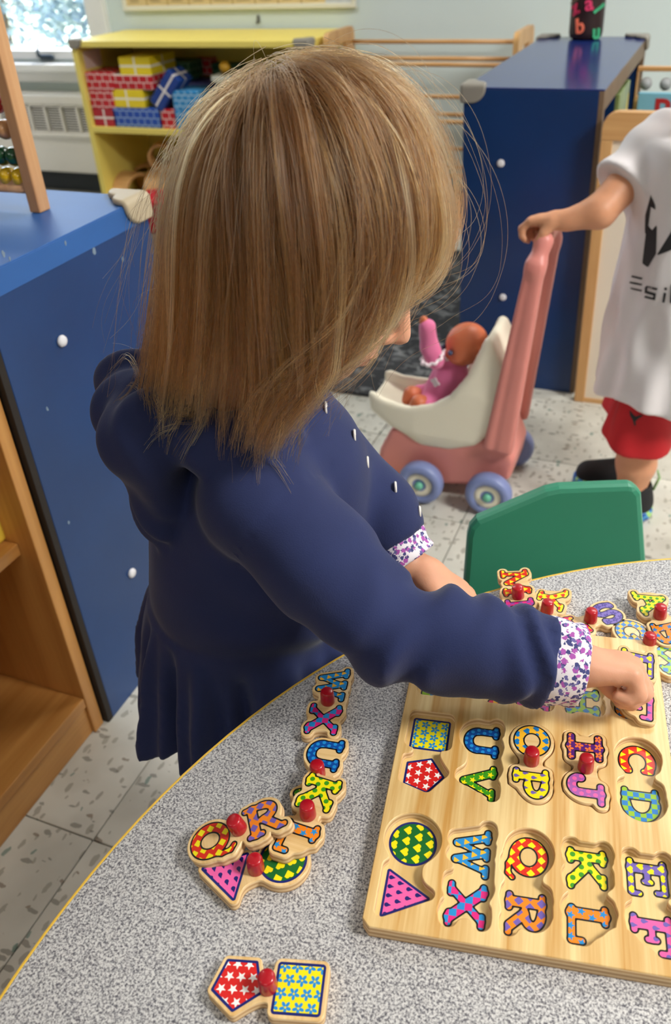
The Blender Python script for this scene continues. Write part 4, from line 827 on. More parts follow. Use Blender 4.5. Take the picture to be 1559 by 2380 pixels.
piece('YZ', (-.0755, .6030), Z0, D(-92), 'puzzle piece with yellow Y and green Z beside the M piece')
piece('ST', (-.0355, .6035), Z0, D(-134), 'puzzle piece with violet S and crimson T on the table')
piece('AB', (.0240, .6240), Z0+.0052, D(-60), 'puzzle piece with yellow dotted A and orange starry B', (D(5), D(3)))
piece('GH', (.0180, .5880), Z0, D(-36), 'puzzle piece with blue and gold G and green H beside the board')
hp = onz((1476, 1590), TZ+.022)
HELD = piece('EF', (hp[0], hp[1]), TZ+.0165, D(-84), 'puzzle piece with pink F held in the girl\'s hand over the board', (D(-6), D(9)))
# ================================================================ doll stroller
m_cream = mat('cream_plastic', S(240, 234, 214), .35, var=.015, vscale=10); m_pink = mat('pink_plastic', S(218, 138, 130), .4, var=.03, vscale=10); m_wheel = mat('blue_plastic', S(128, 142, 192), .4); m_mint = mat('mint_cap', S(110, 190, 160), .4)
SY0, SY1 = 1.492, 1.716; SYM = (SY0+SY1)/2
st = empty('doll_stroller', (-.43, SYM, 0), 0, 'pink and cream plastic doll stroller with blue wheels, holding a doll', 'stroller'); OFF = tuple(-st.location)
def wheel(x, y, sgn):
    M = Matrix.Translation((x, y, .052)) @ Matrix.Rotation(math.radians(90)*sgn, 4, 'X')
    o = MB().lathe([(.030, -.016), (.044, -.018), (.0505, -.013), (.052, 0), (.0505, .010), (.045, .016), (.033, .017), (.030, .012)], 32, M).obj('wheel', m_wheel, st, loc=OFF)
    MB().lathe([(.031, .006), (.030, .0125), (.022, .0135), (.012, .011), (.011, .011)], 28, M).obj('hub_disc', m_cream, o)
    MB().lathe([(.0095, .010), (.0095, .018), (.006, .022)], 16, M).obj('axle_cap', m_mint, o)
wxs = [onz((975, 1170), 0)[0], onz((1135, 1189), 0)[0]]
for x in wxs: wheel(x, SY0+.004, 1); wheel(x+.004, SY1-.004, -1)
def px_poly(pts, y): return [(ony(p, y)[0], ony(p, y)[2]) for p in pts]
prof = px_poly([(858, 932), (862, 957), (905, 985), (945, 1008), (978, 1032), (1040, 1042), (1095, 1030), (1140, 992), (1162, 930), (1160, 870), (1132, 808), (1118, 836), (1092, 888), (1052, 932), (1010, 953), (950, 960), (890, 948)], 1.525)
def sd_prof(P, poly, y0, hw): 
    d2 = sd_poly2(P[:, 0], P[:, 2], poly); dy = np.abs(P[:, 1]-y0)-hw; a = np.maximum(d2, 0); c = np.maximum(dy, 0); return np.minimum(np.maximum(d2, dy), 0)+np.sqrt(a*a+c*c)
cxm = np.mean([p[0] for p in prof]); czm = np.mean([p[1] for p in prof])
def bassinet(P):
    Q = P.copy(); w = np.clip((P[:, 0]+.64)/.12, 0, 1); hw = .060+.026*np.sqrt(w)-.10*np.clip(P[:, 2]-.27, 0, 1)-.16*np.clip(.16-P[:, 2], 0, 1)
    out = sd_prof(P, prof, SYM, hw-.02)-.014
    cav = [(x, z) for x, z in prof]; Q[:, 0] += .022; Q[:, 2] -= .026; inn = sd_prof(Q, cav, SYM, hw-.026)-.004
    Q2 = P.copy(); Q2[:, 0] += .05; Q2[:, 2] -= .055; inn = np.minimum(inn, sd_prof(Q2, cav, SYM, hw-.026)-.004); Q3 = P.copy(); Q3[:, 0] += .08; Q3[:, 2] -= .10; inn = np.minimum(inn, sd_prof(Q3, cav, SYM, hw-.026)-.004)
    return smax(out, -inn, .008)
o = bpy.data.objects.new('bassinet', nets_mesh('bassinet', bassinet, (-.70, SYM-.13, .03), (-.26, SYM+.13, .43), .005, m_cream, relax=2)); finish(o, st); o.location = OFF
chas = px_poly([(885, 1085), (905, 1098), (1000, 1118), (1100, 1120), (1172, 1110), (1180, 1075), (1165, 1035), (1100, 1032), (1000, 1040), (940, 1005), (915, 1010), (892, 1050)], 1.53)
def chassis(P): 
    d = sd_prof(P, chas, SYM, .062)-.012; rib = .0012*np.sin(P[:, 0]*700)*np.clip((-.50-P[:, 0])/.02, 0, 1); ax = np.minimum(sd_caps(P, (wxs[0], SY0, .052), (wxs[0], SY1, .052), .011), sd_caps(P, (wxs[1], SY0, .052), (wxs[1], SY1, .052), .011)); return smin(smax(d+rib, .028-P[:, 2], .01), ax, .01)
o = bpy.data.objects.new('chassis', nets_mesh('chassis', chassis, (-.70, SY0-.02, .0), (-.24, SY1+.02, .22), .005, m_pink, relax=1)); finish(o, st); o.location = OFF
hb0, hb1 = ony((1158, 1040), 1.53), ony((1246, 612), 1.53); htop = ony((1266, 556), 1.56)
def handle(P):
    d = None
    for y in (1.53, 1.69):
        A = V3((hb0[0], y, hb0[2])); B = V3((hb1[0], y, hb1[2])); ax = (B-A)/np.linalg.norm(B-A); lat = np.cross(ax, [0, 1, 0]); q = P-(A+B)/2; u = q @ ax; v = q @ lat; wv = P[:, 1]-y; L = np.linalg.norm(B-A)/2; hwid = .025-.007*(u/L)
        e = np.sqrt(np.maximum(np.abs(u)-L, 0)**2+np.maximum(np.abs(v)-(hwid-.008), 0)**2+np.maximum(np.abs(wv)-.008, 0)**2)-.008; groove = np.sqrt((v-.008)**2+(wv+.018)**2)-.005; e = smax(e, -groove, .003)
        e = smin(e, sd_caps(P, B-ax*.01, V3((htop[0], y+(.02 if y < 1.6 else -.02), htop[2])), .018, .015), .012); d = e if d is None else np.minimum(d, e)
    return smin(d, sd_caps(P, (htop[0], 1.55, htop[2]), (htop[0], 1.67, htop[2]), .015), .014)
lo, hi = bounds([hb0, hb1, htop], .06); lo[1] = 1.49; hi[1] = 1.74
o = bpy.data.objects.new('handle', nets_mesh('handle', handle, lo, hi, .0045, m_pink, relax=1)); finish(o, st); o.location = OFF
# ---------------------------------------------------------------- doll
m_dskin = mat('doll_vinyl', S(206, 112, 74), .45, sss=.1); m_dsuit = mat('pink_cotton', S(226, 118, 164), .85, sheen=.3, bump=.3, bscale=600); m_lace = mat('white_lace', S(240, 224, 232), .8, bump=.5, bscale=500)
DH = ony((1085, 797), 1.60); DB = ony((1048, 868), 1.60); DP = ony((1012, 930), 1.60); DA = ony((1012, 838), 1.56); DHd = ony((990, 752), 1.545)
dl = empty('baby_doll', (DP[0], DP[1], DP[2]-.03), 0, 'baby doll in a pink suit sitting in the doll stroller, one arm raised', 'doll'); DO = tuple(-dl.location)
dfw = V3((-.74, -.62, -.16)); dfw /= np.linalg.norm(dfw); dlf = np.cross([0, 0, 1], dfw); dlf /= np.linalg.norm(dlf); dup_ = np.cross(dfw, dlf); DR = np.array([dfw, dlf, dup_])
def dpt(a, b, c): return DH+dfw*a+dlf*b+dup_*c
def dollskin(P):
    d = sd_ell(P, DH, (.046, .040, .044), DR); d = smin(d, sd_ell(P, dpt(.018, 0, -.018), (.028, .030, .024), DR), .012); d = smin(d, sd_caps(P, dpt(.045, 0, -.008), dpt(.047, 0, -.013), .0055), .005)
    for s in (-1, 1): d = smin(d, sd_ell(P, dpt(.030, s*.017, -.018), (.013, .013, .011), DR), .006); d = smin(d, sd_ell(P, dpt(-.004, s*.040, -.006), (.008, .004, .011), DR), .004); d = smax(d, -(np.sqrt(((P-dpt(.046, s*.016, .0))**2).sum(1))-.006), .004)
    d = smin(d, sd_ell(P, dpt(.041, 0, -.023), (.005, .009, .003), DR), .003)
    d = smin(d, sd_caps(P, DH-dup_*.03, DB+V3((0, 0, .03)), .018), .01)
    for s in (-1, 1): d = smin(d, chain(P, [DP+dlf*s*.022, DP+dfw*.05+dlf*s*.022+V3((0, 0, .024)), DP+dfw*.062+dlf*s*.020+V3((0, 0, .014))], [.018, .016, .012]), .008)
    d = smin(d, sd_ell(P, DHd+V3((-.004, -.002, .004)), (.010, .008, .014)), .006); return d
lo, hi = bounds([DH, DB, DP, DHd], .09); lo[0] -= .06
o = bpy.data.objects.new('doll_body', nets_mesh('doll_body', dollskin, lo, hi, .003, m_dskin, relax=1)); finish(o, dl); o.location = DO
def dollsuit(P):
    d = chain(P, [DB+V3((0.004, 0, .032)), DB, DP], [.026, .036, .038], .01); d = smin(d, chain(P, [DA, DA+V3((-.012, -.004, .03)), DHd+V3((.002, 0, -.006))], [.020, .019, .017]), .012)
    d = smin(d, chain(P, [DB+dlf*-.035+V3((0, 0, .02)), DB+dlf*-.055+dfw*.03+V3((0, 0, -.015)), DB+dlf*-.05+dfw*.055+V3((0, 0, -.01))], [.02, .018, .014]), .01) if False else d
    for s in (-1, 1): d = smin(d, sd_caps(P, DP+dlf*s*.02, DP+dfw*.03+dlf*s*.026+V3((0, 0, .012)), .024, .021), .01)
    return d+.0015*vnoise(P, 160, 3)
o = bpy.data.objects.new('pink_suit', nets_mesh('pink_suit', dollsuit, lo, hi, .003, m_dsuit, relax=1)); finish(o, dl); o.location = DO
b = MB()
for c, n_, r in ((DA+V3((-.004, -.012, .012)), V3((-.25, -.3, .9)), .0225), (DB+V3((0.002, -.002, .048)), V3((-.1, -.05, 1)), .024)):
    n_ = n_/np.linalg.norm(n_); u = np.cross(n_, [0, 1, 0]); u /= np.linalg.norm(u); v = np.cross(n_, u); b.tube([c+(u*math.cos(a)+v*math.sin(a))*(r+.003*math.cos(9*a)) for a in np.linspace(0, 6.283, 46)], .0035, 6)
b.obj('lace_trim', m_lace, dl, loc=DO)
em = MB().lathe([(.001, -.0060), (.0045, -.004), (.0060, 0), (.0045, .004), (.001, .0060)], 14).mesh('eye', mat('doll_eye', S(44, 58, 96), .1, coat=.6))
for s in (-1, 1): inst('eye', em, dl, V3(DO)+dpt(.0465, s*.0170, .0005))
b = MB().prism([(0.012*math.cos(t)*(1+.25*math.cos(4*t)), .009*math.sin(t)*(1+.25*math.cos(4*t))) for t in np.linspace(0, 6.1, 24)], 0, .0012)
q = DB-V3((0, .036, 0))+dfw*.022+V3((0, 0, .006)); o = b.obj('suit_badge', m_lace, dl, loc=V3(DO)+q+dfw*.004); o.rotation_euler = (math.radians(88), 0, math.radians(-30))
# ================================================================ people: shared bits
def skin_mat(name, c):
    return mat(name, c, .48, var=.05, vscale=45, bump=.12, bscale=700, sss=.18, spec=.35)
m_skin = skin_mat('skin_girl', S(214, 158, 128)); m_skinb = skin_mat('skin_boy', S(208, 150, 116))
def unit(v): v = V3(v); return v/np.linalg.norm(v)
def hand_sdf(P, wrist, f, lat, pose, s=1.0):
    """f: hand direction, lat: towards the thumb side, n: back of hand; pose: per finger list of three bend angles (degrees, towards the palm)"""
    f = unit(f); lat = unit(lat-f*(V3(lat) @ f)); n = np.cross(f, lat) if pose.get('flip') else np.cross(lat, f); n = unit(n)
    R = np.array([f, lat, n]); d = sd_ell(P, wrist+f*.030*s, (.034*s, .0245*s, .0125*s), R); d = smin(d, sd_box(P, wrist+f*.030*s, (.024*s, .021*s, .0095*s), .008*s, R), .006*s)
    d = smin(d, sd_caps(P, wrist-f*.012*s, wrist+f*.012*s, .0165*s, .0175*s), .012*s); tips = []
    for i, (off, fw_, L) in enumerate(((.0175, .054, (.021, .0135, .010)), (.006, .057, (.0235, .015, .0105)), (-.006, .055, (.022, .014, .0105)), (-.0168, .049, (.017, .0105, .009)))):
        p = wrist+f*fw_*s+lat*off*s; ang = 0; pts = [wrist+f*(fw_-.02)*s+lat*off*.9*s, p]; spread = pose.get('spread', .1)*(1.5-i)/1.5; dirf = unit(f+lat*spread)
        for Lk, bend in zip(L, pose['fingers'][i]):
            ang += math.radians(bend); p = p+(dirf*math.cos(ang)-n*math.sin(ang))*Lk*s; pts.append(p)
        e = chain(P, pts, [.0085*s, .0085*s, .0074*s, .0066*s, .0056*s], .003*s); d = smin(d, e, .0016*s); tips.append((pts[-1], pts[-2]))
    t0 = wrist+f*.014*s+lat*.014*s-n*.003*s; ta = pose['thumb']; td1 = unit(f*ta[0]+lat*ta[1]-n*ta[2]); td2 = unit(f*ta[3]+lat*ta[4]-n*ta[5])
    tp = [t0, t0+td1*.022*s, t0+td1*.022*s+td2*.016*s, t0+td1*.022*s+td2*.029*s]; d = smin(d, chain(P, tp, [.0115*s, .0090*s, .0078*s, .0062*s], .004*s), .006*s); tips.append((tp[-1], tp[-2])); return d, tips, n
# ================================================================ girl
BF = unit((.93, .37, 0)); BL_ = unit((-.37, .93, 0)); UP = V3((0, 0, 1.))
Hd = dep((732, 460), .60); hh = unit((.94, .34, 0)); HP = math.radians(32); HF = hh*math.cos(HP)-UP*math.sin(HP); HL = unit(np.cross(UP, HF)); HU = np.cross(HF, HL); HR = np.array([HF, HL, HU])
def hpt(a, b, c): return Hd+HF*a+HL*b+HU*c
SR = dep((590, 1165), .675); SL = SR+BL_*.185; NB = (SR+SL)/2+V3((0, 0, .038)); ER = dep((905, 1466), .662); WR = onz((1356, 1546), .622)
EL = dep((875, 1195), .80); WL = dep((955, 1318), .80); HLh = onz((1050, 1395), .572)
CH_ = (SR+SL)/2+BF*.012+V3((0, 0, -.035)); BE = V3((-.352, .560, .625)); PE = V3((-.374, .562, .50))
girl = empty('person', (PE[0], PE[1], 0), 0, 'young child with shoulder-length blonde hair in navy dress, doing a puzzle', 'person', 'children in the classroom'); GO = tuple(-girl.location)
farm = unit(WR-ER); POSE_R = dict(fingers=[(50, 62, 34), (56, 68, 40), (62, 74, 44), (66, 78, 46)], thumb=(.75, .25, .55, .7, -.35, .6), spread=.16, flip=True)
hdirR = unit((.93, .34, -.12)); latR = unit((-.33, .85, -.42))
hdirL = unit((HLh-WL)*[1, 1, .55]); latL = unit((.60, -.70, .20)); POSE_L = dict(fingers=[(34, 42, 26), (36, 44, 28), (40, 46, 28), (44, 48, 28)], thumb=(.72, .60, .2, .85, .25, .25), spread=.12)
tipsR = []; tipsL = []
def girlskin(P):
    d = sd_ell(P, hpt(-.004, 0, .002), (.0815, .0725, .084), HR); d = smin(d, sd_ell(P, hpt(.040, 0, -.050), (.052, .056, .066), HR), .03)
    d = smin(d, sd_ell(P, hpt(.066, 0, -.104), (.022, .024, .018), HR), .025); d = smin(d, sd_ell(P, hpt(.072, 0, .005), (.026, .045, .034), HR), .03)
    for s in (-1, 1):
        d = smin(d, sd_ell(P, hpt(.062, s*.034, -.066), (.026, .022, .026), HR), .018); d = smax(d, -sd_ell(P, hpt(.103, s*.027, -.034), (.014, .013, .009), HR), .012); d = smin(d, sd_ell(P, hpt(.080, s*.028, -.036), (.0115, .0125, .0095), HR), .004)
        d = smin(d, sd_ell(P, hpt(.094, s*.0085, -.066), (.0075, .006, .006), HR), .005); d = smin(d, sd_ell(P, hpt(-.006, s*.077, -.040), (.014, .006, .022), HR), .006)
    d = smin(d, chain(P, [hpt(.090, 0, -.030), hpt(.106, 0, -.060)], [.006, .0088]), .008)
    d = smin(d, sd_ell(P, hpt(.092, 0, -.083), (.008, .015, .0048), HR), .005); d = smin(d, sd_ell(P, hpt(.089, 0, -.092), (.008, .013, .0052), HR), .004)
    d = smin(d, sd_caps(P, hpt(-.030, 0, -.07), NB+V3((0, 0, -.02)), .040, .042), .03)
    d = smin(d, chain(P, [CH_, BE, PE], [.062, .066, .064]), .03)
    d = smin(d, chain(P, [SR, ER, WR-hdirR*.012], [.032, .027, .0185]), .02); d = smin(d, chain(P, [SL, EL, WL-hdirL*.010], [.034, .028, .0185]), .02)
    for s in (-1, 1): d = smin(d, chain(P, [PE+BL_*s*.048, PE+BL_*s*.052+V3((0, 0, -.24))+BF*.005, PE+BL_*s*.055+V3((-.005, 0, -.44)), PE+BL_*s*.056+V3((0, 0, -.466))+BF*.06], [.046, .038, .027, .022]), .02)
    h1, t1, _ = hand_sdf(P, WR-hdirR*.010, hdirR, latR, POSE_R, .90); h2, t2, _ = hand_sdf(P, WL+hdirL*.004, hdirL, latL, POSE_L, 1.0); tipsR[:] = t1; tipsL[:] = t2
    return smin(smin(d, h1, .008), h2, .008)
def scalp(C):
    d = (C-Hd) @ HR.T; u_ = d/np.linalg.norm(d, axis=1, keepdims=True)
    return (np.abs(np.linalg.norm(d/np.array([.0815, .0725, .084]), axis=1)-1) < .12) & (((u_[:, 2] > -.05+.62*np.clip(u_[:, 0], -.4, 1)) & ~((u_[:, 0] > .55) & (u_[:, 2] < .48))) | ((u_[:, 0] < .05) & (u_[:, 2] > -.6)))
allp = [hpt(.12, .08, .1), hpt(-.1, -.08, -.1), hpt(0, 0, .1), SR, SL, WR+hdirR*.09, HLh, V3((PE[0]-.12, PE[1]-.12, 0.002)), V3((PE[0]+.16, PE[1]+.14, .1))]
lo, hi = bounds(allp, .02); lo[2] = .0
o = bpy.data.objects.new('body', nets_mesh('body', girlskin, lo, hi, .0027, [m_skin, mat('scalp', S(96, 70, 46), .8)], scalp, relax=1)); finish(o, girl); o.location = GO
# dress
hemz = .405
def skirt(P):
    ax = np.array([PE[0], PE[1]]); q = P[:, :2]-ax; u = q @ BF[:2]; v = q @ BL_[:2]; th = np.arctan2(v, u); z = P[:, 2]; t = np.clip((.555-z)/(.555-hemz), 0, 1.2)
    pl = (.010*np.sin(13*th+2*np.sin(2*th))+.006*np.sin(27*th+1+np.sin(3*th)))*np.clip(t*2.2, 0, 1)**.7*(1+.3*t); R = .106+.030*t**.85+pl; r = np.sqrt((u/.95)**2+(v/1.08)**2); hem = hemz+.010*np.sin(5*th)+.006*np.sin(11*th)
    d = (r-R)*.8; d = smax(d, z-.560, .004); return smax(d, hem-z, .004)
def hood(P):
    c = NB-BF*.050+V3((0, 0, -.008)); q = P-c; u = q @ BF; v = q @ BL_; th = np.arctan2(v, -u); pts = []
    ring = [NB+BF*.030-BL_*.055+V3((0, 0, .002)), NB-BF*.030-BL_*.082+V3((0, 0, .010)), NB-BF*.088-BL_*.060+V3((0, 0, .012)), NB-BF*.105+V3((0, 0, .012)), NB-BF*.085+BL_*.06+V3((0, 0, .01)), NB-BF*.03+BL_*.08+V3((0, 0, .01)), NB+BF*.03+BL_*.055+V3((0, 0, .002))]
    d = chain(P, ring, [.016, .022, .028, .029, .028, .022, .016], .02)
    d = smin(d, chain(P, [NB-BF*.086-BL_*.055+V3((0, 0, -.005)), NB-BF*.084-BL_*.035+V3((0, 0, -.075)), NB-BF*.066-BL_*.01+V3((0, 0, -.135))], [.030, .032, .016], .02), .03)
    d = smin(d, chain(P, [NB-BF*.092+BL_*.03, NB-BF*.082+BL_*.01+V3((0, 0, -.08))], [.03, .03], .02), .03)
    return d+.0045*np.sin(th*7+P[:, 2]*25+1.5*vnoise(P, 35, 2))+.0022*np.sin(th*15-P[:, 2]*60+2*vnoise(P, 50, 6))
def dress(P):
    R = np.array([BF, BL_, UP]); d = sd_ell(P, CH_+V3((0, 0, -.005)), (.078, .094, .085), R); d = smin(d, sd_ell(P, (CH_+BE)/2, (.088, .096, .10), R), .04); d = smin(d, sd_ell(P, BE, (.098, .106, .10), R), .04); d = smin(d, sd_ell(P, BE*.35+PE*.65+V3((0, 0, .02)), (.10, .112, .08), R), .04)
    d = smin(d, sd_caps(P, SR+V3((0, 0, .004)), SL+V3((0, 0, .004)), .040), .03); d = smin(d, sd_caps(P, NB+V3((0, 0, -.01)), NB+V3((0, 0, .022))+BF*.008, .052, .045), .025)
    body = d
    cuffR = WR-farm*.040; cuffL = WL-unit(WL-EL)*.036
    armR = chain(P, [SR+V3((0, .01, -.004)), SR*.5+ER*.5+V3((0, 0, .002)), ER, ER*.45+cuffR*.55, cuffR], [.049, .044, .0365, .0355, .0375], .02); armL = chain(P, [SL, EL, cuffL], [.045, .037, .033], .02)
    # puckers along the sleeve and at the armhole
    ax = unit(ER-SR); s = (P-SR) @ ax; s2 = (P-ER) @ farm; ph = vnoise(P, 55, 11)
    armR = armR+.0034*np.sin(s*150+3*ph)*np.exp(-((s-.155)/.05)**2)+.0024*np.sin(s2*130+3*ph)*np.clip(1-np.abs(s2-.03)/.06, 0, 1)+.0034*np.sin(s2*190+4*ph)*np.exp(-((s2-.115)/.03)**2)
    armR = smax(armR, (P-cuffR-farm*.012) @ farm, .006); armL = smax(armL, (P-cuffL-unit(WL-EL)*.010) @ unit(WL-EL), .005)
    body = body+.0022*np.sin((P @ UP)*90+2.5*vnoise(P, 30, 5))*np.clip((.66-P[:, 2])/.1, 0, 1)
    seam = np.abs((P-SR-ax*.022) @ ax)-.0012; d = smin(body, armR, .012); d = np.where((np.abs((P-SR-ax*.022) @ ax) < .002) & (np.sqrt(((P-SR)**2).sum(1)) < .075), d+.0012, d)
    d = smin(d, armL, .012); d = smin(d, hood(P), .008); d = smin(d, skirt(P), .006); d = d+.0014*vnoise(P, 85, 8)
    # hollow where the neck comes out
    return smax(d, -sd_caps(P, NB+V3((0, 0, .018))+BF*.008, NB+V3((0, 0, .09))+BF*.03, .040, .05), .006)
m_navy = mat('navy_jersey', S(29, 41, 86), .9, var=.06, vscale=30, bump=.25, bscale=900, sheen=.12)
lo, hi = bounds([SR, SL, NB+V3((0, 0, .05)), WR, WL, PE+V3((.17, .17, 0)), PE-V3((.17, .17, 0)), V3((PE[0], PE[1], hemz-.02)), NB-BF*.16], .06); hi[2] = NB[2]+.07; lo[2] = hemz-.03
dress_me = nets_mesh('dress', dress, lo, hi, .0036, m_navy, relax=1)
o = bpy.data.objects.new('dress', dress_me); finish(o, girl, label='navy jersey dress with gathered hem and draped hood'); o.location = GO
# floral cuffs
def floral():
    m = bpy.data.materials.new('floral_print'); m.use_nodes = True; nt = m.node_tree; bs = nt.nodes['Principled BSDF']; L = nt.links.new; bs.inputs['Roughness'].default_value = .85
    tc = nt.nodes.new('ShaderNodeTexCoord'); cur = None
    nz = nt.nodes.new('ShaderNodeTexNoise'); nz.inputs['Scale'].default_value = 420; L(tc.outputs['Object'], nz.inputs['Vector'])
    for sc, th, c in ((210, .40, S(60, 64, 120)), (150, .36, S(166, 84, 170)), (170, .30, S(104, 100, 160))):
        mp = nt.nodes.new('ShaderNodeMapping'); mp.inputs['Location'].default_value = (sc*.01, sc*.02, 0); L(tc.outputs['Object'], mp.inputs[0]); av = nt.nodes.new('ShaderNodeVectorMath'); av.operation = 'MULTIPLY_ADD'; av.inputs[1].default_value = (.004, .004, .004); L(nz.outputs['Color'], av.inputs[0]); L(mp.outputs[0], av.inputs[2])
        v = nt.nodes.new('ShaderNodeTexVoronoi'); v.inputs['Scale'].default_value = sc; L(av.outputs[0], v.inputs['Vector']); lt = nt.nodes.new('ShaderNodeMath'); lt.operation = 'LESS_THAN'; lt.inputs[1].default_value = th; L(v.outputs['Distance'], lt.inputs[0])
        mx = nt.nodes.new('ShaderNodeMix'); mx.data_type = 'RGBA'; L(lt.outputs[0], mx.inputs[0]); mx.inputs[7].default_value = c
        if cur is None: mx.inputs[6].default_value = S(226, 222, 230)
        else: L(cur, mx.inputs[6])
        cur = mx.outputs[2]
    L(cur, bs.inputs['Base Color']); return m
m_flo = floral()
def cuff(name, a, c, ra, rb):
    ax = unit(c-a)
    def fn(P):
        d = sd_caps(P, a-ax*.05, c+ax*.05, ra-(rb-ra)*.5, rb+(rb-ra)*.5)-.0; e = d+.0015*vnoise(P, 140, 4)+.0012*np.sin(((P-a) @ ax)*260+3*vnoise(P, 60, 2)); s = (P-a) @ ax; L = np.linalg.norm(c-a); return smax(smax(e, np.abs(s-L/2)-L/2, .004), -(e+.0035), .002)
    lo, hi = bounds([a, c], .055); o = bpy.data.objects.new(name, nets_mesh(name, fn, lo, hi, .002, m_flo, relax=1)); finish(o, girl, label='white cuff with small purple and blue flowers'); o.location = GO
cuff('cuff', WR-farm*.042, WR-farm*.002, .0350, .0325); cuff('cuff', WL-unit(WL-EL)*.040, WL-unit(WL-EL)*.006, .0310, .029)
# nails on visible fingertips
m_nail = mat('pink_nail', S(222, 86, 96), .25, coat=.4)
nb = MB()
for (t, p) in tipsL: ax = unit(t-p); nb.add(*(lambda M: ([tuple(M @ Vector((.0034*math.cos(k*.785)*1.1, .0030*math.sin(k*.785), .0052))) for k in range(8)], [tuple(range(8))]))(Matrix.Translation(Vector(t)) @ Matrix(((ax[0], np.cross(UP, ax)[0], 0, 0), (ax[1], np.cross(UP, ax)[1], 0, 0), (ax[2], np.cross(UP, ax)[2], 1, 0), (0, 0, 0, 1)))))
nb.obj('fingernails', m_nail, girl, loc=GO)
# buttons down the front
bt = MB().lathe([(.0055, 0), (.0058, .0012), (.005, .0022), (.003, .0018)], 18).mesh('button', mat('pearl_button', S(226, 224, 220), .25, coat=.4))
def snap(p, n, fn, reach=.12):
    """move p along -n on to the surface fn=0"""
    s = np.linspace(reach, -reach, 240); Q = V3(p)[None]+s[:, None]*unit(n)[None]; F = fn(Q); k = np.argmax(F < 0); return Q[k]
for k in range(5):
    p = snap(NB*(1-k/5)+(BE)*k/5+BF*.05-BL_*.012, BF, dress, .14)
    o = inst('button', bt, girl, V3(GO)+p-BF*.0005); o.rotation_euler = (math.radians(90), 0, math.atan2(BF[1], BF[0])+math.radians(90))
# shoes
for s in (-1, 1):
    c = PE+BL_*s*.056; c[2] = 0; A = c-BF*.025+V3((0, 0, .03)); B = c+BF*.085+V3((0, 0, .024))
    fn = lambda P, A=A, B=B: smax(smin(sd_caps(P, A, B, .032, .027), sd_caps(P, A, A+V3((0, 0, .03)), .032), .02), .001-P[:, 2], .004)
    lo, hi = bounds([A, B], .06); lo[2] = -.006; o = bpy.data.objects.new('shoe', nets_mesh('shoe', fn, lo, hi, .004, mat('brown_shoe', S(92, 60, 44), .6), relax=1)); finish(o, girl); o.location = GO
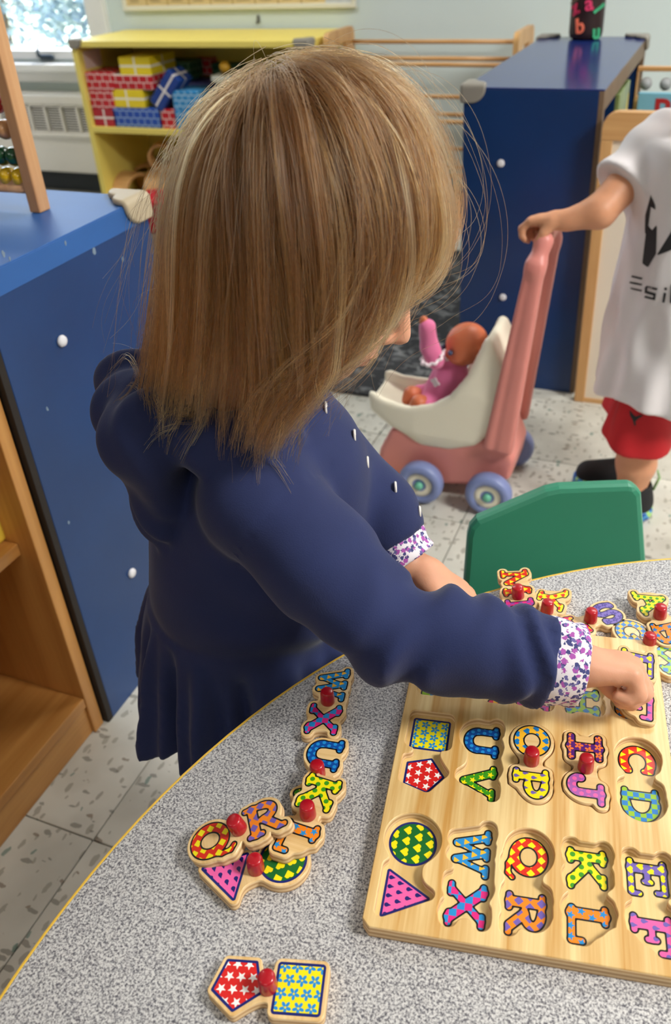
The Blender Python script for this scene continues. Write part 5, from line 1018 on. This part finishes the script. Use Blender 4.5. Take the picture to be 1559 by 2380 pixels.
# ---------------------------------------------------------------- hair
CR_ = unit((-.72, .05, .69))            # crown, head frame
def grow(n, seed, shell=(1.0, 1.045), flat=False):
    r = np.random.default_rng(seed); out = []
    while len(out) < n:
        d = r.normal(size=(n*3, 3)); d /= np.linalg.norm(d, axis=1, keepdims=True)
        ok = (d[:, 2] > -.15+.62*np.clip(d[:, 0], -.4, 1)) & ~((d[:, 0] > .62) & (d[:, 2] < .42)) | ((d[:, 0] < .1) & (d[:, 2] > -.5))
        out += list(d[ok])
    d = np.array(out[:n]); rad = np.array([.0820, .0730, .0845]); c0 = hpt(-.004, 0, .002)
    loc = d*rad*1.0; P = c0+loc @ HR; sh = shell[0]+(shell[1]-shell[0])*r.random(n); side = np.where(d[:, 1] > .10, 1., -1.)
    tan = d-CR_*np.clip((d @ CR_)[:, None], -1, 1)*.0-CR_; tan[:, 1] += side*.95*np.clip(d[:, 0]+.30, 0, 1); wf = np.clip((d[:, 0]+.25)/.5, 0, 1)[:, None]; tan = tan/np.linalg.norm(tan, axis=1, keepdims=True)*(1-wf)+wf*np.stack([np.full(n, .10), side, np.full(n, -.25)], 1); tan -= d*(tan*d).sum(1, keepdims=True); tan /= np.maximum(np.linalg.norm(tan, axis=1, keepdims=True), 1e-6)
    V = tan @ HR; V = V+r.normal(size=V.shape)*.10; V /= np.linalg.norm(V, axis=1, keepdims=True); step = .0105; path = [P.copy()]
    drift = r.normal(size=(n, 3))*.06; drift[:, 2] *= .3; fn_ = r.normal(size=n)*.009
    for k in range(40):
        g = .12+.010*k; q0 = P-Hd; lowf = np.clip((.03-q0[:, 2])/.08, 0, 1); fwd = q0 @ hh; lat = q0 @ HL; frontpull = np.clip((fwd-.002)/.06, 0, 1.6)
        pull = -hh[None]*(lowf*(.85*frontpull+.30*np.clip((-.01-fwd)/.05, 0, 1)))[:, None]-HL[None]*(lowf*.14*lat/.08)[:, None]
        V = V*(1-g)+(np.array([0, 0, -1.])+pull)*g+drift*.10; V /= np.linalg.norm(V, axis=1, keepdims=True); P = P+V*step
        q = ((P-c0) @ HR.T)/rad; rr = np.linalg.norm(q, axis=1); lim = np.minimum(sh+.004*k*.5, sh+.02); ins = rr < lim
        q[ins] *= (lim[ins]/rr[ins])[:, None]; P = np.where(ins[:, None], c0+(q*rad) @ HR, P)
        face = sd_ell(P, hpt(.040, 0, -.050), (.056, .062, .070), HR); bad = face < .002
        if bad.any():
            B = P[bad]; G = (B-hpt(.030, 0, -.050)); G /= np.linalg.norm(G, axis=1, keepdims=True); P[bad] = B+G*(.002-face[bad])[:, None]
        hq = (P-Hd) @ HR.T; amax = .078+fn_+.42*np.clip(hq[:, 2], -.085, 0); ex = np.clip(hq[:, 0]-amax, 0, .05)*np.clip((.02-hq[:, 2])/.03, 0, 1)*np.clip((hq[:, 2]+.15)/.03, 0, 1); P = P-hh[None]*(ex*.45)[:, None]
        low = P[:, 2] < NB[2]+.12
        if low.any():
            Q = P[low]; f0 = dress(Q)-.004; bad = f0 < 0
            if bad.any():
                B = Q[bad]; e = 1.5e-3; G = np.stack([dress(B+np.eye(3)[i]*e)-dress(B-np.eye(3)[i]*e) for i in range(3)], 1); G /= np.maximum(np.linalg.norm(G, axis=1, keepdims=True), 1e-9); B = B-G*f0[bad][:, None]; Q[bad] = B; P[low] = Q
        path.append(P.copy()); Vn = P-path[-2]; V = Vn/np.maximum(np.linalg.norm(Vn, axis=1, keepdims=True), 1e-9)
    A = np.stack(path, 1)                                    # n,K,3
    fr = (A[:, 0]-Hd) @ hh; fe = (A[:, 22]-Hd) @ hh; zt = .800+np.where(fe > 0, .030*np.clip(fe/.05, 0, 1.2), .006*np.clip(-fe/.08, 0, 1.3))+r.normal(size=n)*.012
    return A, zt
def cutpaths(A, zt, K, keep=None):
    n, m, _ = A.shape; below = A[:, :, 2] < zt[:, None]; last = np.where(below.any(1), below.argmax(1), m-1); last = np.clip(last, 6, m-1)
    t = np.linspace(0, 1, K)[None]*last[:, None]
    if keep is not None: t = t*keep[:, None]
    i = np.clip(t.astype(int), 0, m-2); f = (t-i)[..., None]; ar = np.arange(n)[:, None]; return A[ar, i]*(1-f)+A[ar, i+1]*f
def hair_object(name, P, r0, r1, m, label=None, tone=None):
    n, K, _ = P.shape; hc = bpy.data.hair_curves.new(name); hc.add_curves([K]*n); hc.attributes['position'].data.foreach_set('vector', P.reshape(-1).astype(np.float32))
    ra = hc.attributes.get('radius') or hc.attributes.new('radius', 'FLOAT', 'POINT'); t = np.linspace(0, 1, K); rr = (r0+(r1-r0)*t**1.5); ra.data.foreach_set('value', np.tile(rr, n).astype(np.float32)); hc.materials.append(m)
    ta = hc.attributes.new('tone', 'FLOAT', 'CURVE'); ta.data.foreach_set('value', (tone if tone is not None else np.random.default_rng(3).random(n)).astype(np.float32))
    o = bpy.data.objects.new(name, hc); finish(o, girl, label=label, kind='stuff'); o.location = GO; return o
def hair_mat():
    m = bpy.data.materials.new('blonde_hair'); m.use_nodes = True; nt = m.node_tree; nt.nodes.clear(); L = nt.links.new; out = nt.nodes.new('ShaderNodeOutputMaterial'); h = nt.nodes.new('ShaderNodeBsdfHairPrincipled'); h.parametrization = 'COLOR'
    h.inputs['Roughness'].default_value = .32; h.inputs['Radial Roughness'].default_value = .45; hi_ = nt.nodes.new('ShaderNodeHairInfo')
    r = nt.nodes.new('ShaderNodeValToRGB'); e = r.color_ramp.elements; e[0].position = 0; e[0].color = S(84, 56, 34); e[1].position = 1; e[1].color = S(222, 178, 112)
    for p, c in ((.45, S(114, 78, 46)), (.78, S(142, 100, 56)), (.92, S(178, 130, 74))): k = e.new(p); k.color = c
    at = nt.nodes.new('ShaderNodeAttribute'); at.attribute_name = 'tone'; L(at.outputs['Fac'], r.inputs[0]); r2 = nt.nodes.new('ShaderNodeValToRGB'); r2.color_ramp.elements[0].color = (.55, .52, .50, 1); r2.color_ramp.elements[1].position = .55; r2.color_ramp.elements[1].color = (1, 1, 1, 1); L(hi_.outputs['Intercept'], r2.inputs[0])
    mx = nt.nodes.new('ShaderNodeMix'); mx.data_type = 'RGBA'; mx.blend_type = 'MULTIPLY'; mx.inputs[0].default_value = 1; L(r.outputs[0], mx.inputs[6]); L(r2.outputs[0], mx.inputs[7]); L(mx.outputs[2], h.inputs['Color']); L(h.outputs[0], out.inputs[0]); return m
m_hair = hair_mat()
NG, NC, KP = 1400, 13, 18
G, zt = grow(NG, 5); r = np.random.default_rng(9)
# strands gather into locks towards the tips
NL = 150; seeds = r.choice(NG, NL, replace=False); dd = ((G[:, 12][:, None]-G[seeds, 12][None])**2).sum(-1); lk = dd.argmin(1); tt_ = np.linspace(0, 1, G.shape[1])[None, :, None]
cen = np.stack([G[lk == i].mean(0) for i in range(NL)])[lk]; lkc = (.35+.5*r.random(NL))[lk][:, None, None]; G = G+(cen-G)*lkc*np.clip((tt_-.25)/.6, 0, 1)**1.3
zt = zt-.014+(np.abs(r.normal(size=NL))*.038)[lk]+np.abs(r.normal(size=NG))*.008; lw_ = r.normal(size=(NL, 1, 3))*[.006, .006, .001]; lp_ = r.random((NL, 1, 1))*6.28; G = G+(lw_*np.sin(tt_*7+lp_)*tt_)[lk]; ltone = r.random(NL)[lk]; kk = np.linspace(0, 1, KP)[None, :, None]
GP = cutpaths(G, zt, KP); allS = []
for c in range(NC):
    off = r.normal(size=(NG, 1, 3))*.0042; wob = r.normal(size=(NG, 1, 3))*.0022; ph = r.random((NG, 1, 1))*6.28; keep = 1-.24*r.random(NG)**2
    Q = cutpaths(G, zt, KP, keep); cl = .55+.42*r.random((NG, 1, 1)); allS.append(Q+off*(1-cl*kk**.6)+wob*np.sin(kk*5+ph)*kk)
# brighter outer locks
NGl = 110; Gl, zl = grow(NGl, 33, (1.03, 1.055)); zl = np.maximum(zl+r.normal(size=NGl)*.02, .792)
for c in range(9):
    Q = cutpaths(Gl, zl, KP, 1-.15*r.random(NGl)); allS.append(Q+r.normal(size=(NGl, 1, 3))*.0013+np.random.default_rng(4).normal(size=(NGl, 1, 3))*.009*kk*np.sin(kk*3))
HS = np.concatenate(allS)
flat = HS.reshape(-1, 3); q = ((flat-hpt(-.004, 0, .002)) @ HR.T)/np.array([.0820, .0730, .0845]); rr = np.linalg.norm(q, axis=1); bad = rr < .985; q[bad] *= (.985/rr[bad])[:, None]; flat[bad] = hpt(-.004, 0, .002)+(q[bad]*np.array([.0820, .0730, .0845])) @ HR; HS = flat.reshape(HS.shape)
gt = np.random.default_rng(14).random(NG); tone = np.concatenate([.30*ltone+.38*gt+.32*np.random.default_rng(50+c).random(NG) for c in range(NC)]); tone = np.clip((tone-.5)*1.7+.46, 0, 1); tone = np.concatenate([tone]+[np.clip(.80+.2*np.random.default_rng(70).random(NGl)+.06*np.random.default_rng(80+c).normal(size=NGl), 0, 1) for c in range(9)])
hair_object('hair', HS, .00016, .00010, m_hair, tone=tone, label='straight dark blonde hair with golden strands reaching the shoulders')
# loose flyaway hairs
NFY = 340; G2, z2 = grow(NFY, 21, (1.02, 1.14)); P2 = cutpaths(G2, z2+.02+.06*r.random(NFY), KP); amp = r.normal(size=(NFY, 1, 3))*.016; amp2 = r.normal(size=(NFY, 1, 3))*.006; P2 = P2+amp*kk**1.4+amp2*np.sin(kk*7+r.random((NFY, 1, 1))*6.28)*kk
hair_object('flyaway_hair', P2, .00009, .00006, m_hair)
# eyes and lashes
for s in (-1, 1):
    c = hpt(.0835, s*.028, -.038); b = MB()
    for k in range(14):
        a = (k-6.5)/6.5; p = hpt(.0895-.004*a*a, s*.028+a*.0105, -.0405); q = p+HF*.0075+HL*(a*.003)-HU*.0045; b.tube([p, (p+q)/2-HU*.001, q], [.0003, .00024, .0001], 4)
    b.obj('eyelashes', mat('lash', S(58, 42, 32), .6), girl, loc=GO, kind='stuff')
    MB().tube([hpt(.094-.006*t*t, s*.028+t*.015, -.019+.004*(1-t*t)) for t in np.linspace(-1, 1, 9)], [.0006, .0012, .0016, .0017, .0017, .0016, .0014, .001, .0006], 6).obj('eyebrow', mat('brow', S(150, 112, 74), .8), girl, loc=GO)
# ================================================================ boy
BY = 1.63; BC = ony((1586, 600), BY)[0]
tf = unit((-.72, -.69, 0)); tl = unit(np.cross(UP, tf)); BB = V3((BC, BY, 0))           # torso front, torso left
boy = empty('person', (BB[0], BB[1], 0), 0, 'child in white shirt and red shorts pushing the doll stroller', 'person', 'children in the classroom'); BO = tuple(-boy.location)
SHR = BB-tl*.095+V3((0, 0, .755)); SHL = BB+tl*.095+V3((0, 0, .755)); bEl = ony((1392, 492), 1.575); HW = ony((1308, 512), 1.565)
HTP = V3((htop[0], 1.575, htop[2])); bhd = unit(V3((HTP[0]-.022, HTP[1], HTP[2]+.030))-HW)
POSE_B = dict(fingers=[(38, 52, 40), (42, 58, 42), (46, 60, 42), (50, 60, 42)], thumb=(.6, .35, .75, .5, .1, .85), spread=.08, flip=True); latB = unit((-.15, -.95, .15))
FL = BB+V3((-.030, -.040, 0)); FR = BB+V3((-.045, .075, 0)); bf = unit((-.93, -.30, 0))
def boyskin(P):
    hc_ = BB+V3((.03, 0, .935)); d = sd_ell(P, hc_, (.085, .075, .095)); d = smin(d, sd_ell(P, hc_+tf*.03+V3((0, 0, -.05)), (.06, .055, .06)), .03); d = smin(d, sd_caps(P, hc_+tf*.088+V3((0, 0, -.02)), hc_+tf*.098+V3((0, 0, -.038)), .007, .010), .008)
    for s in (-1, 1): d = smin(d, sd_ell(P, hc_+tl*s*.078+V3((0, 0, -.02)), (.012, .012, .022)), .006)
    d = smin(d, sd_caps(P, hc_+V3((0, 0, -.07)), BB+V3((0, 0, .78)), .038, .042), .02); d = smin(d, chain(P, [BB+V3((0, 0, .70)), BB+V3((0, 0, .42))], [.075, .08]), .03)
    d = smin(d, chain(P, [SHR, bEl, HW-bhd*.006], [.036, .030, .0195]), .02); d = smin(d, chain(P, [SHL, SHL+V3((.06, .02, -.15)), SHL+V3((.09, .01, -.28))], [.036, .028, .02]), .02)
    for F_ in (FL, FR): d = smin(d, chain(P, [F_*[1, 1, 0]+V3((.01, 0, .40)), F_+V3((0, 0, .215)), F_+V3((.006, 0, .13)), F_+V3((.004, 0, .05))], [.058, .044, .041, .027]), .02)
    h1, _, _ = hand_sdf(P, HW, bhd, latB, POSE_B, 1.02); hl, _, _ = hand_sdf(P, SHL+V3((.09, .01, -.29)), tf*.3-UP, tl, dict(fingers=[(20, 25, 20)]*4, thumb=(.8, .4, .3, .9, 0, .2)), 1.0); return smin(smin(d, h1, .008), hl, .008)
lo, hi = bounds([BB+V3((.17, .14, 1.04)), BB+V3((-.15, -.16, .02)), HW+bhd*.09, HTP, SHL+V3((.14, 0, -.33))], .03); lo[2] = .01
o = bpy.data.objects.new('body', nets_mesh('body', boyskin, lo, hi, .0042, m_skinb, relax=1)); finish(o, boy); o.location = BO
m_shirt = mat('white_jersey', S(226, 222, 226), .7, var=.02, vscale=20, bump=.15, bscale=700); m_blackp = mat('black_print', S(34, 36, 40), .6); m_redf = mat('red_fabric', S(186, 20, 32), .75, var=.06, vscale=20)
TRm = np.array([tf, tl, UP])
def shirt(P):
    z = P[:, 2]; q = P-BB; u = q @ tf; v = q @ tl; t = np.clip((.76-z)/.46, 0, 1); th = np.arctan2(v, u)
    r = np.sqrt((u/(.088+.040*t))**2+(v/(.112+.034*t))**2); d = (r-1)*.088+.004*t*np.sin(7*th+z*9+2*np.sin(z*14))+.0025*t*np.sin(13*th-z*12); d = smax(d, z-.785+.22*np.abs(v)**1.3*0, .03); d = smax(d, .297+.008*np.sin(4*th)-z, .006)
    d = smin(d, sd_caps(P, SHR+V3((0, 0, -.004)), SHL+V3((0, 0, -.004)), .045), .03)
    axr = unit(bEl-SHR); e = sd_caps(P, SHR, SHR+axr*.125, .054, .058); e = e+.004*np.sin(((P-SHR) @ axr)*70+3*vnoise(P, 22, 3)); e = smax(e, (P-SHR) @ axr-.118, .006)
    axl = unit(V3((.06, .02, -.15))); f_ = smax(sd_caps(P, SHL, SHL+axl*.12, .052, .056), (P-SHL) @ axl-.11, .006); d = smin(smin(d, e, .02), f_, .02)
    return smax(d, -sd_caps(P, BB+V3((0, 0, .795)), BB+V3((0, 0, .86)), .048), .006)
lo, hi = bounds([BB+V3((-.16, -.16, .28)), BB+V3((.18, .18, .81)), SHR+unit(bEl-SHR)*.13], .06)
o = bpy.data.objects.new('shirt', nets_mesh('shirt', shirt, lo, hi, .0048, m_shirt, relax=1)); finish(o, boy, label='white jersey shirt with black print'); o.location = BO
def shorts(P):
    d = None
    for F_ in (FL, FR):
        a = F_*[1, 1, 0]+V3((.022, 0, .34)); c = F_+V3((.0, 0, .17)); e = sd_caps(P, a, c, .058, .076); th = np.arctan2(P[:, 1]-F_[1], P[:, 0]-F_[0]); e = e+.004*np.sin(5*th+P[:, 2]*12); e = smax(e, .187+.006*np.sin(2*th+1)-P[:, 2], .006); e = smax(e, -sd_caps(P, F_+V3((0, 0, .10)), F_+V3((0, 0, .17)), .062), .006); d = e if d is None else smin(d, e, .015)
    d = smin(d, sd_ell(P, BB+V3((0, 0, .385)), (.085, .10, .06), TRm), .03); return smax(d, P[:, 2]-.33, .01)
lo, hi = bounds([FL+V3((-.09, -.09, .17)), FR+V3((.16, .1, .44)), BB+V3((.12, .12, .4)), BB+V3((-.12, -.12, .4))], .03)
o = bpy.data.objects.new('shorts', nets_mesh('shorts', shorts, lo, hi, .0045, m_redf, relax=1)); finish(o, boy, label='red sports shorts'); o.location = BO
# prints: outlines laid on the cloth
def lay_print(name, polys, fn, m, hold=.0012, view=None):
    """polys: photo outlines; each is cut into a fine patch and laid on the surface fn=0"""
    b = MB()
    for pl in polys:
        xs = [p[0] for p in pl]; ys = [p[1] for p in pl]; h_ = max((max(xs)-min(xs)), (max(ys)-min(ys)))/22; x0_, y0_ = min(xs)-h_, min(ys)-h_; X_, Y_ = np.meshgrid(np.arange(x0_, max(xs)+2*h_, h_), np.arange(y0_, max(ys)+2*h_, h_), indexing='ij')
        vs, fs, _ = msq(sd_poly2(X_, Y_, pl), x0_, y0_, h_); W_ = []
        D_ = np.array([wray(v) for v in vs]); tt = np.full(len(vs), 1.45)
        for _ in range(60): tt = tt+np.clip(fn(CAMP+D_*tt[:, None]), -.02, .05)*.8
        b.add(CAMP+D_*(tt-hold)[:, None], fs)
    o_ = b.obj(name, m, boy, loc=BO); return o_
lay_print('shirt_print', [[(1512, 452), (1522, 478), (1522, 490), (1512, 478), (1504, 540), (1497, 560), (1499, 500)], [(1503, 520), (1514, 536), (1526, 522), (1524, 590), (1505, 622), (1492, 612)], [(1559, 540), (1575, 500), (1575, 575), (1524, 595)]], shirt, m_blackp)
lay_print('shirt_lettering', [[(1468, 640), (1494, 646), (1490, 650), (1466, 644)], [(1463, 654), (1493, 660), (1490, 664), (1462, 658)], [(1463, 668), (1492, 674), (1490, 678), (1466, 672)],
    [(1502, 664), (1528, 670), (1526, 675), (1505, 670), (1503, 676), (1524, 682), (1522, 698), (1497, 692), (1498, 687), (1517, 692), (1518, 687), (1497, 681), (1498, 668)], [(1542, 680), (1548, 681), (1544, 704), (1538, 703)], [(1544, 668), (1550, 669), (1549, 675), (1543, 674)], [(1559, 660), (1580, 664), (1580, 710), (1556, 704)]], shirt, m_blackp)
lay_print('shorts_logo', [[(1462, 952), (1470, 962), (1476, 968), (1490, 964), (1494, 966), (1482, 974), (1476, 980), (1478, 988), (1474, 990), (1470, 976), (1464, 966)]], shorts, m_blackp)
# shoes
m_shoe = mat('black_knit', S(30, 30, 34), .8, bump=.4, bscale=300)
def camo():
    m = bpy.data.materials.new('camo_sole'); m.use_nodes = True; nt = m.node_tree; bs = nt.nodes['Principled BSDF']; n = nt.nodes.new('ShaderNodeTexNoise'); n.inputs['Scale'].default_value = 55; tc = nt.nodes.new('ShaderNodeTexCoord'); nt.links.new(tc.outputs['Object'], n.inputs['Vector']); r = nt.nodes.new('ShaderNodeValToRGB'); r.color_ramp.interpolation = 'CONSTANT'; e = r.color_ramp.elements; e[0].color = S(34, 84, 170); e[1].position = .52; e[1].color = S(170, 220, 130); k = e.new(.42); k.color = S(70, 150, 210); nt.links.new(n.outputs[0], r.inputs[0]); nt.links.new(r.outputs[0], bs.inputs['Base Color']); return m
m_camo = camo()
for F_ in (FL, FR):
    A = F_+V3((.015, .004, .035)); B = F_+bf*.085+V3((0, 0, .030))
    fn = lambda P, A=A, B=B: smax(smax(smin(sd_caps(P, A, B, .034, .030), sd_caps(P, A, A+V3((0, 0, .035)), .034, .032), .02), .020-P[:, 2], .004), -sd_caps(P, A+V3((0, 0, .045)), A+V3((0, 0, .1)), .026), .005)
    lo, hi = bounds([A, B], .07); lo[2] = .01; o = bpy.data.objects.new('shoe', nets_mesh('shoe', fn, lo, hi, .004, m_shoe, relax=1)); finish(o, boy); o.location = BO
    fs_ = lambda P, A=A, B=B: smax(sd_caps(P*[1, 1, 0]+[0, 0, .012], A*[1, 1, 0]+[0, 0, .012], B*[1, 1, 0]+[0, 0, .012], .040, .035), np.abs(P[:, 2]-.0135)-.0125, .005)
    lo[2] = -.006; hi[2] = .04; s_ = bpy.data.objects.new('sole', nets_mesh('sole', fs_, lo, hi, .004, m_camo, relax=1)); finish(s_, o)
    tab = MB().tube([A+V3((.034, .008, .03)), A+V3((.042, .01, .06)), A+V3((.036, .009, .078))], [.006, .006, .004], 8, flat=.5).obj('heel_tab', mat('tab_green', S(150, 190, 130), .7, var=.4, vscale=90), o)
# short hair cap
hc_ = BB+V3((.03, 0, .935))
def bhair(P): d = np.maximum(sd_ell(P, hc_+V3((0, 0, .006))-tf*.006, (.094, .088, .104)), -((P-hc_) @ unit(-tf*.7+UP*.6)+.018)); return d+.002*vnoise(P, 200, 6)
lo, hi = bounds([hc_], .125); o = bpy.data.objects.new('hair', nets_mesh('hair', bhair, lo, hi, .005, mat('brown_hair', S(86, 62, 46), .7, bump=.6, bscale=300, stretch=(1, 1, .2)), relax=1)); finish(o, boy); o.location = BO
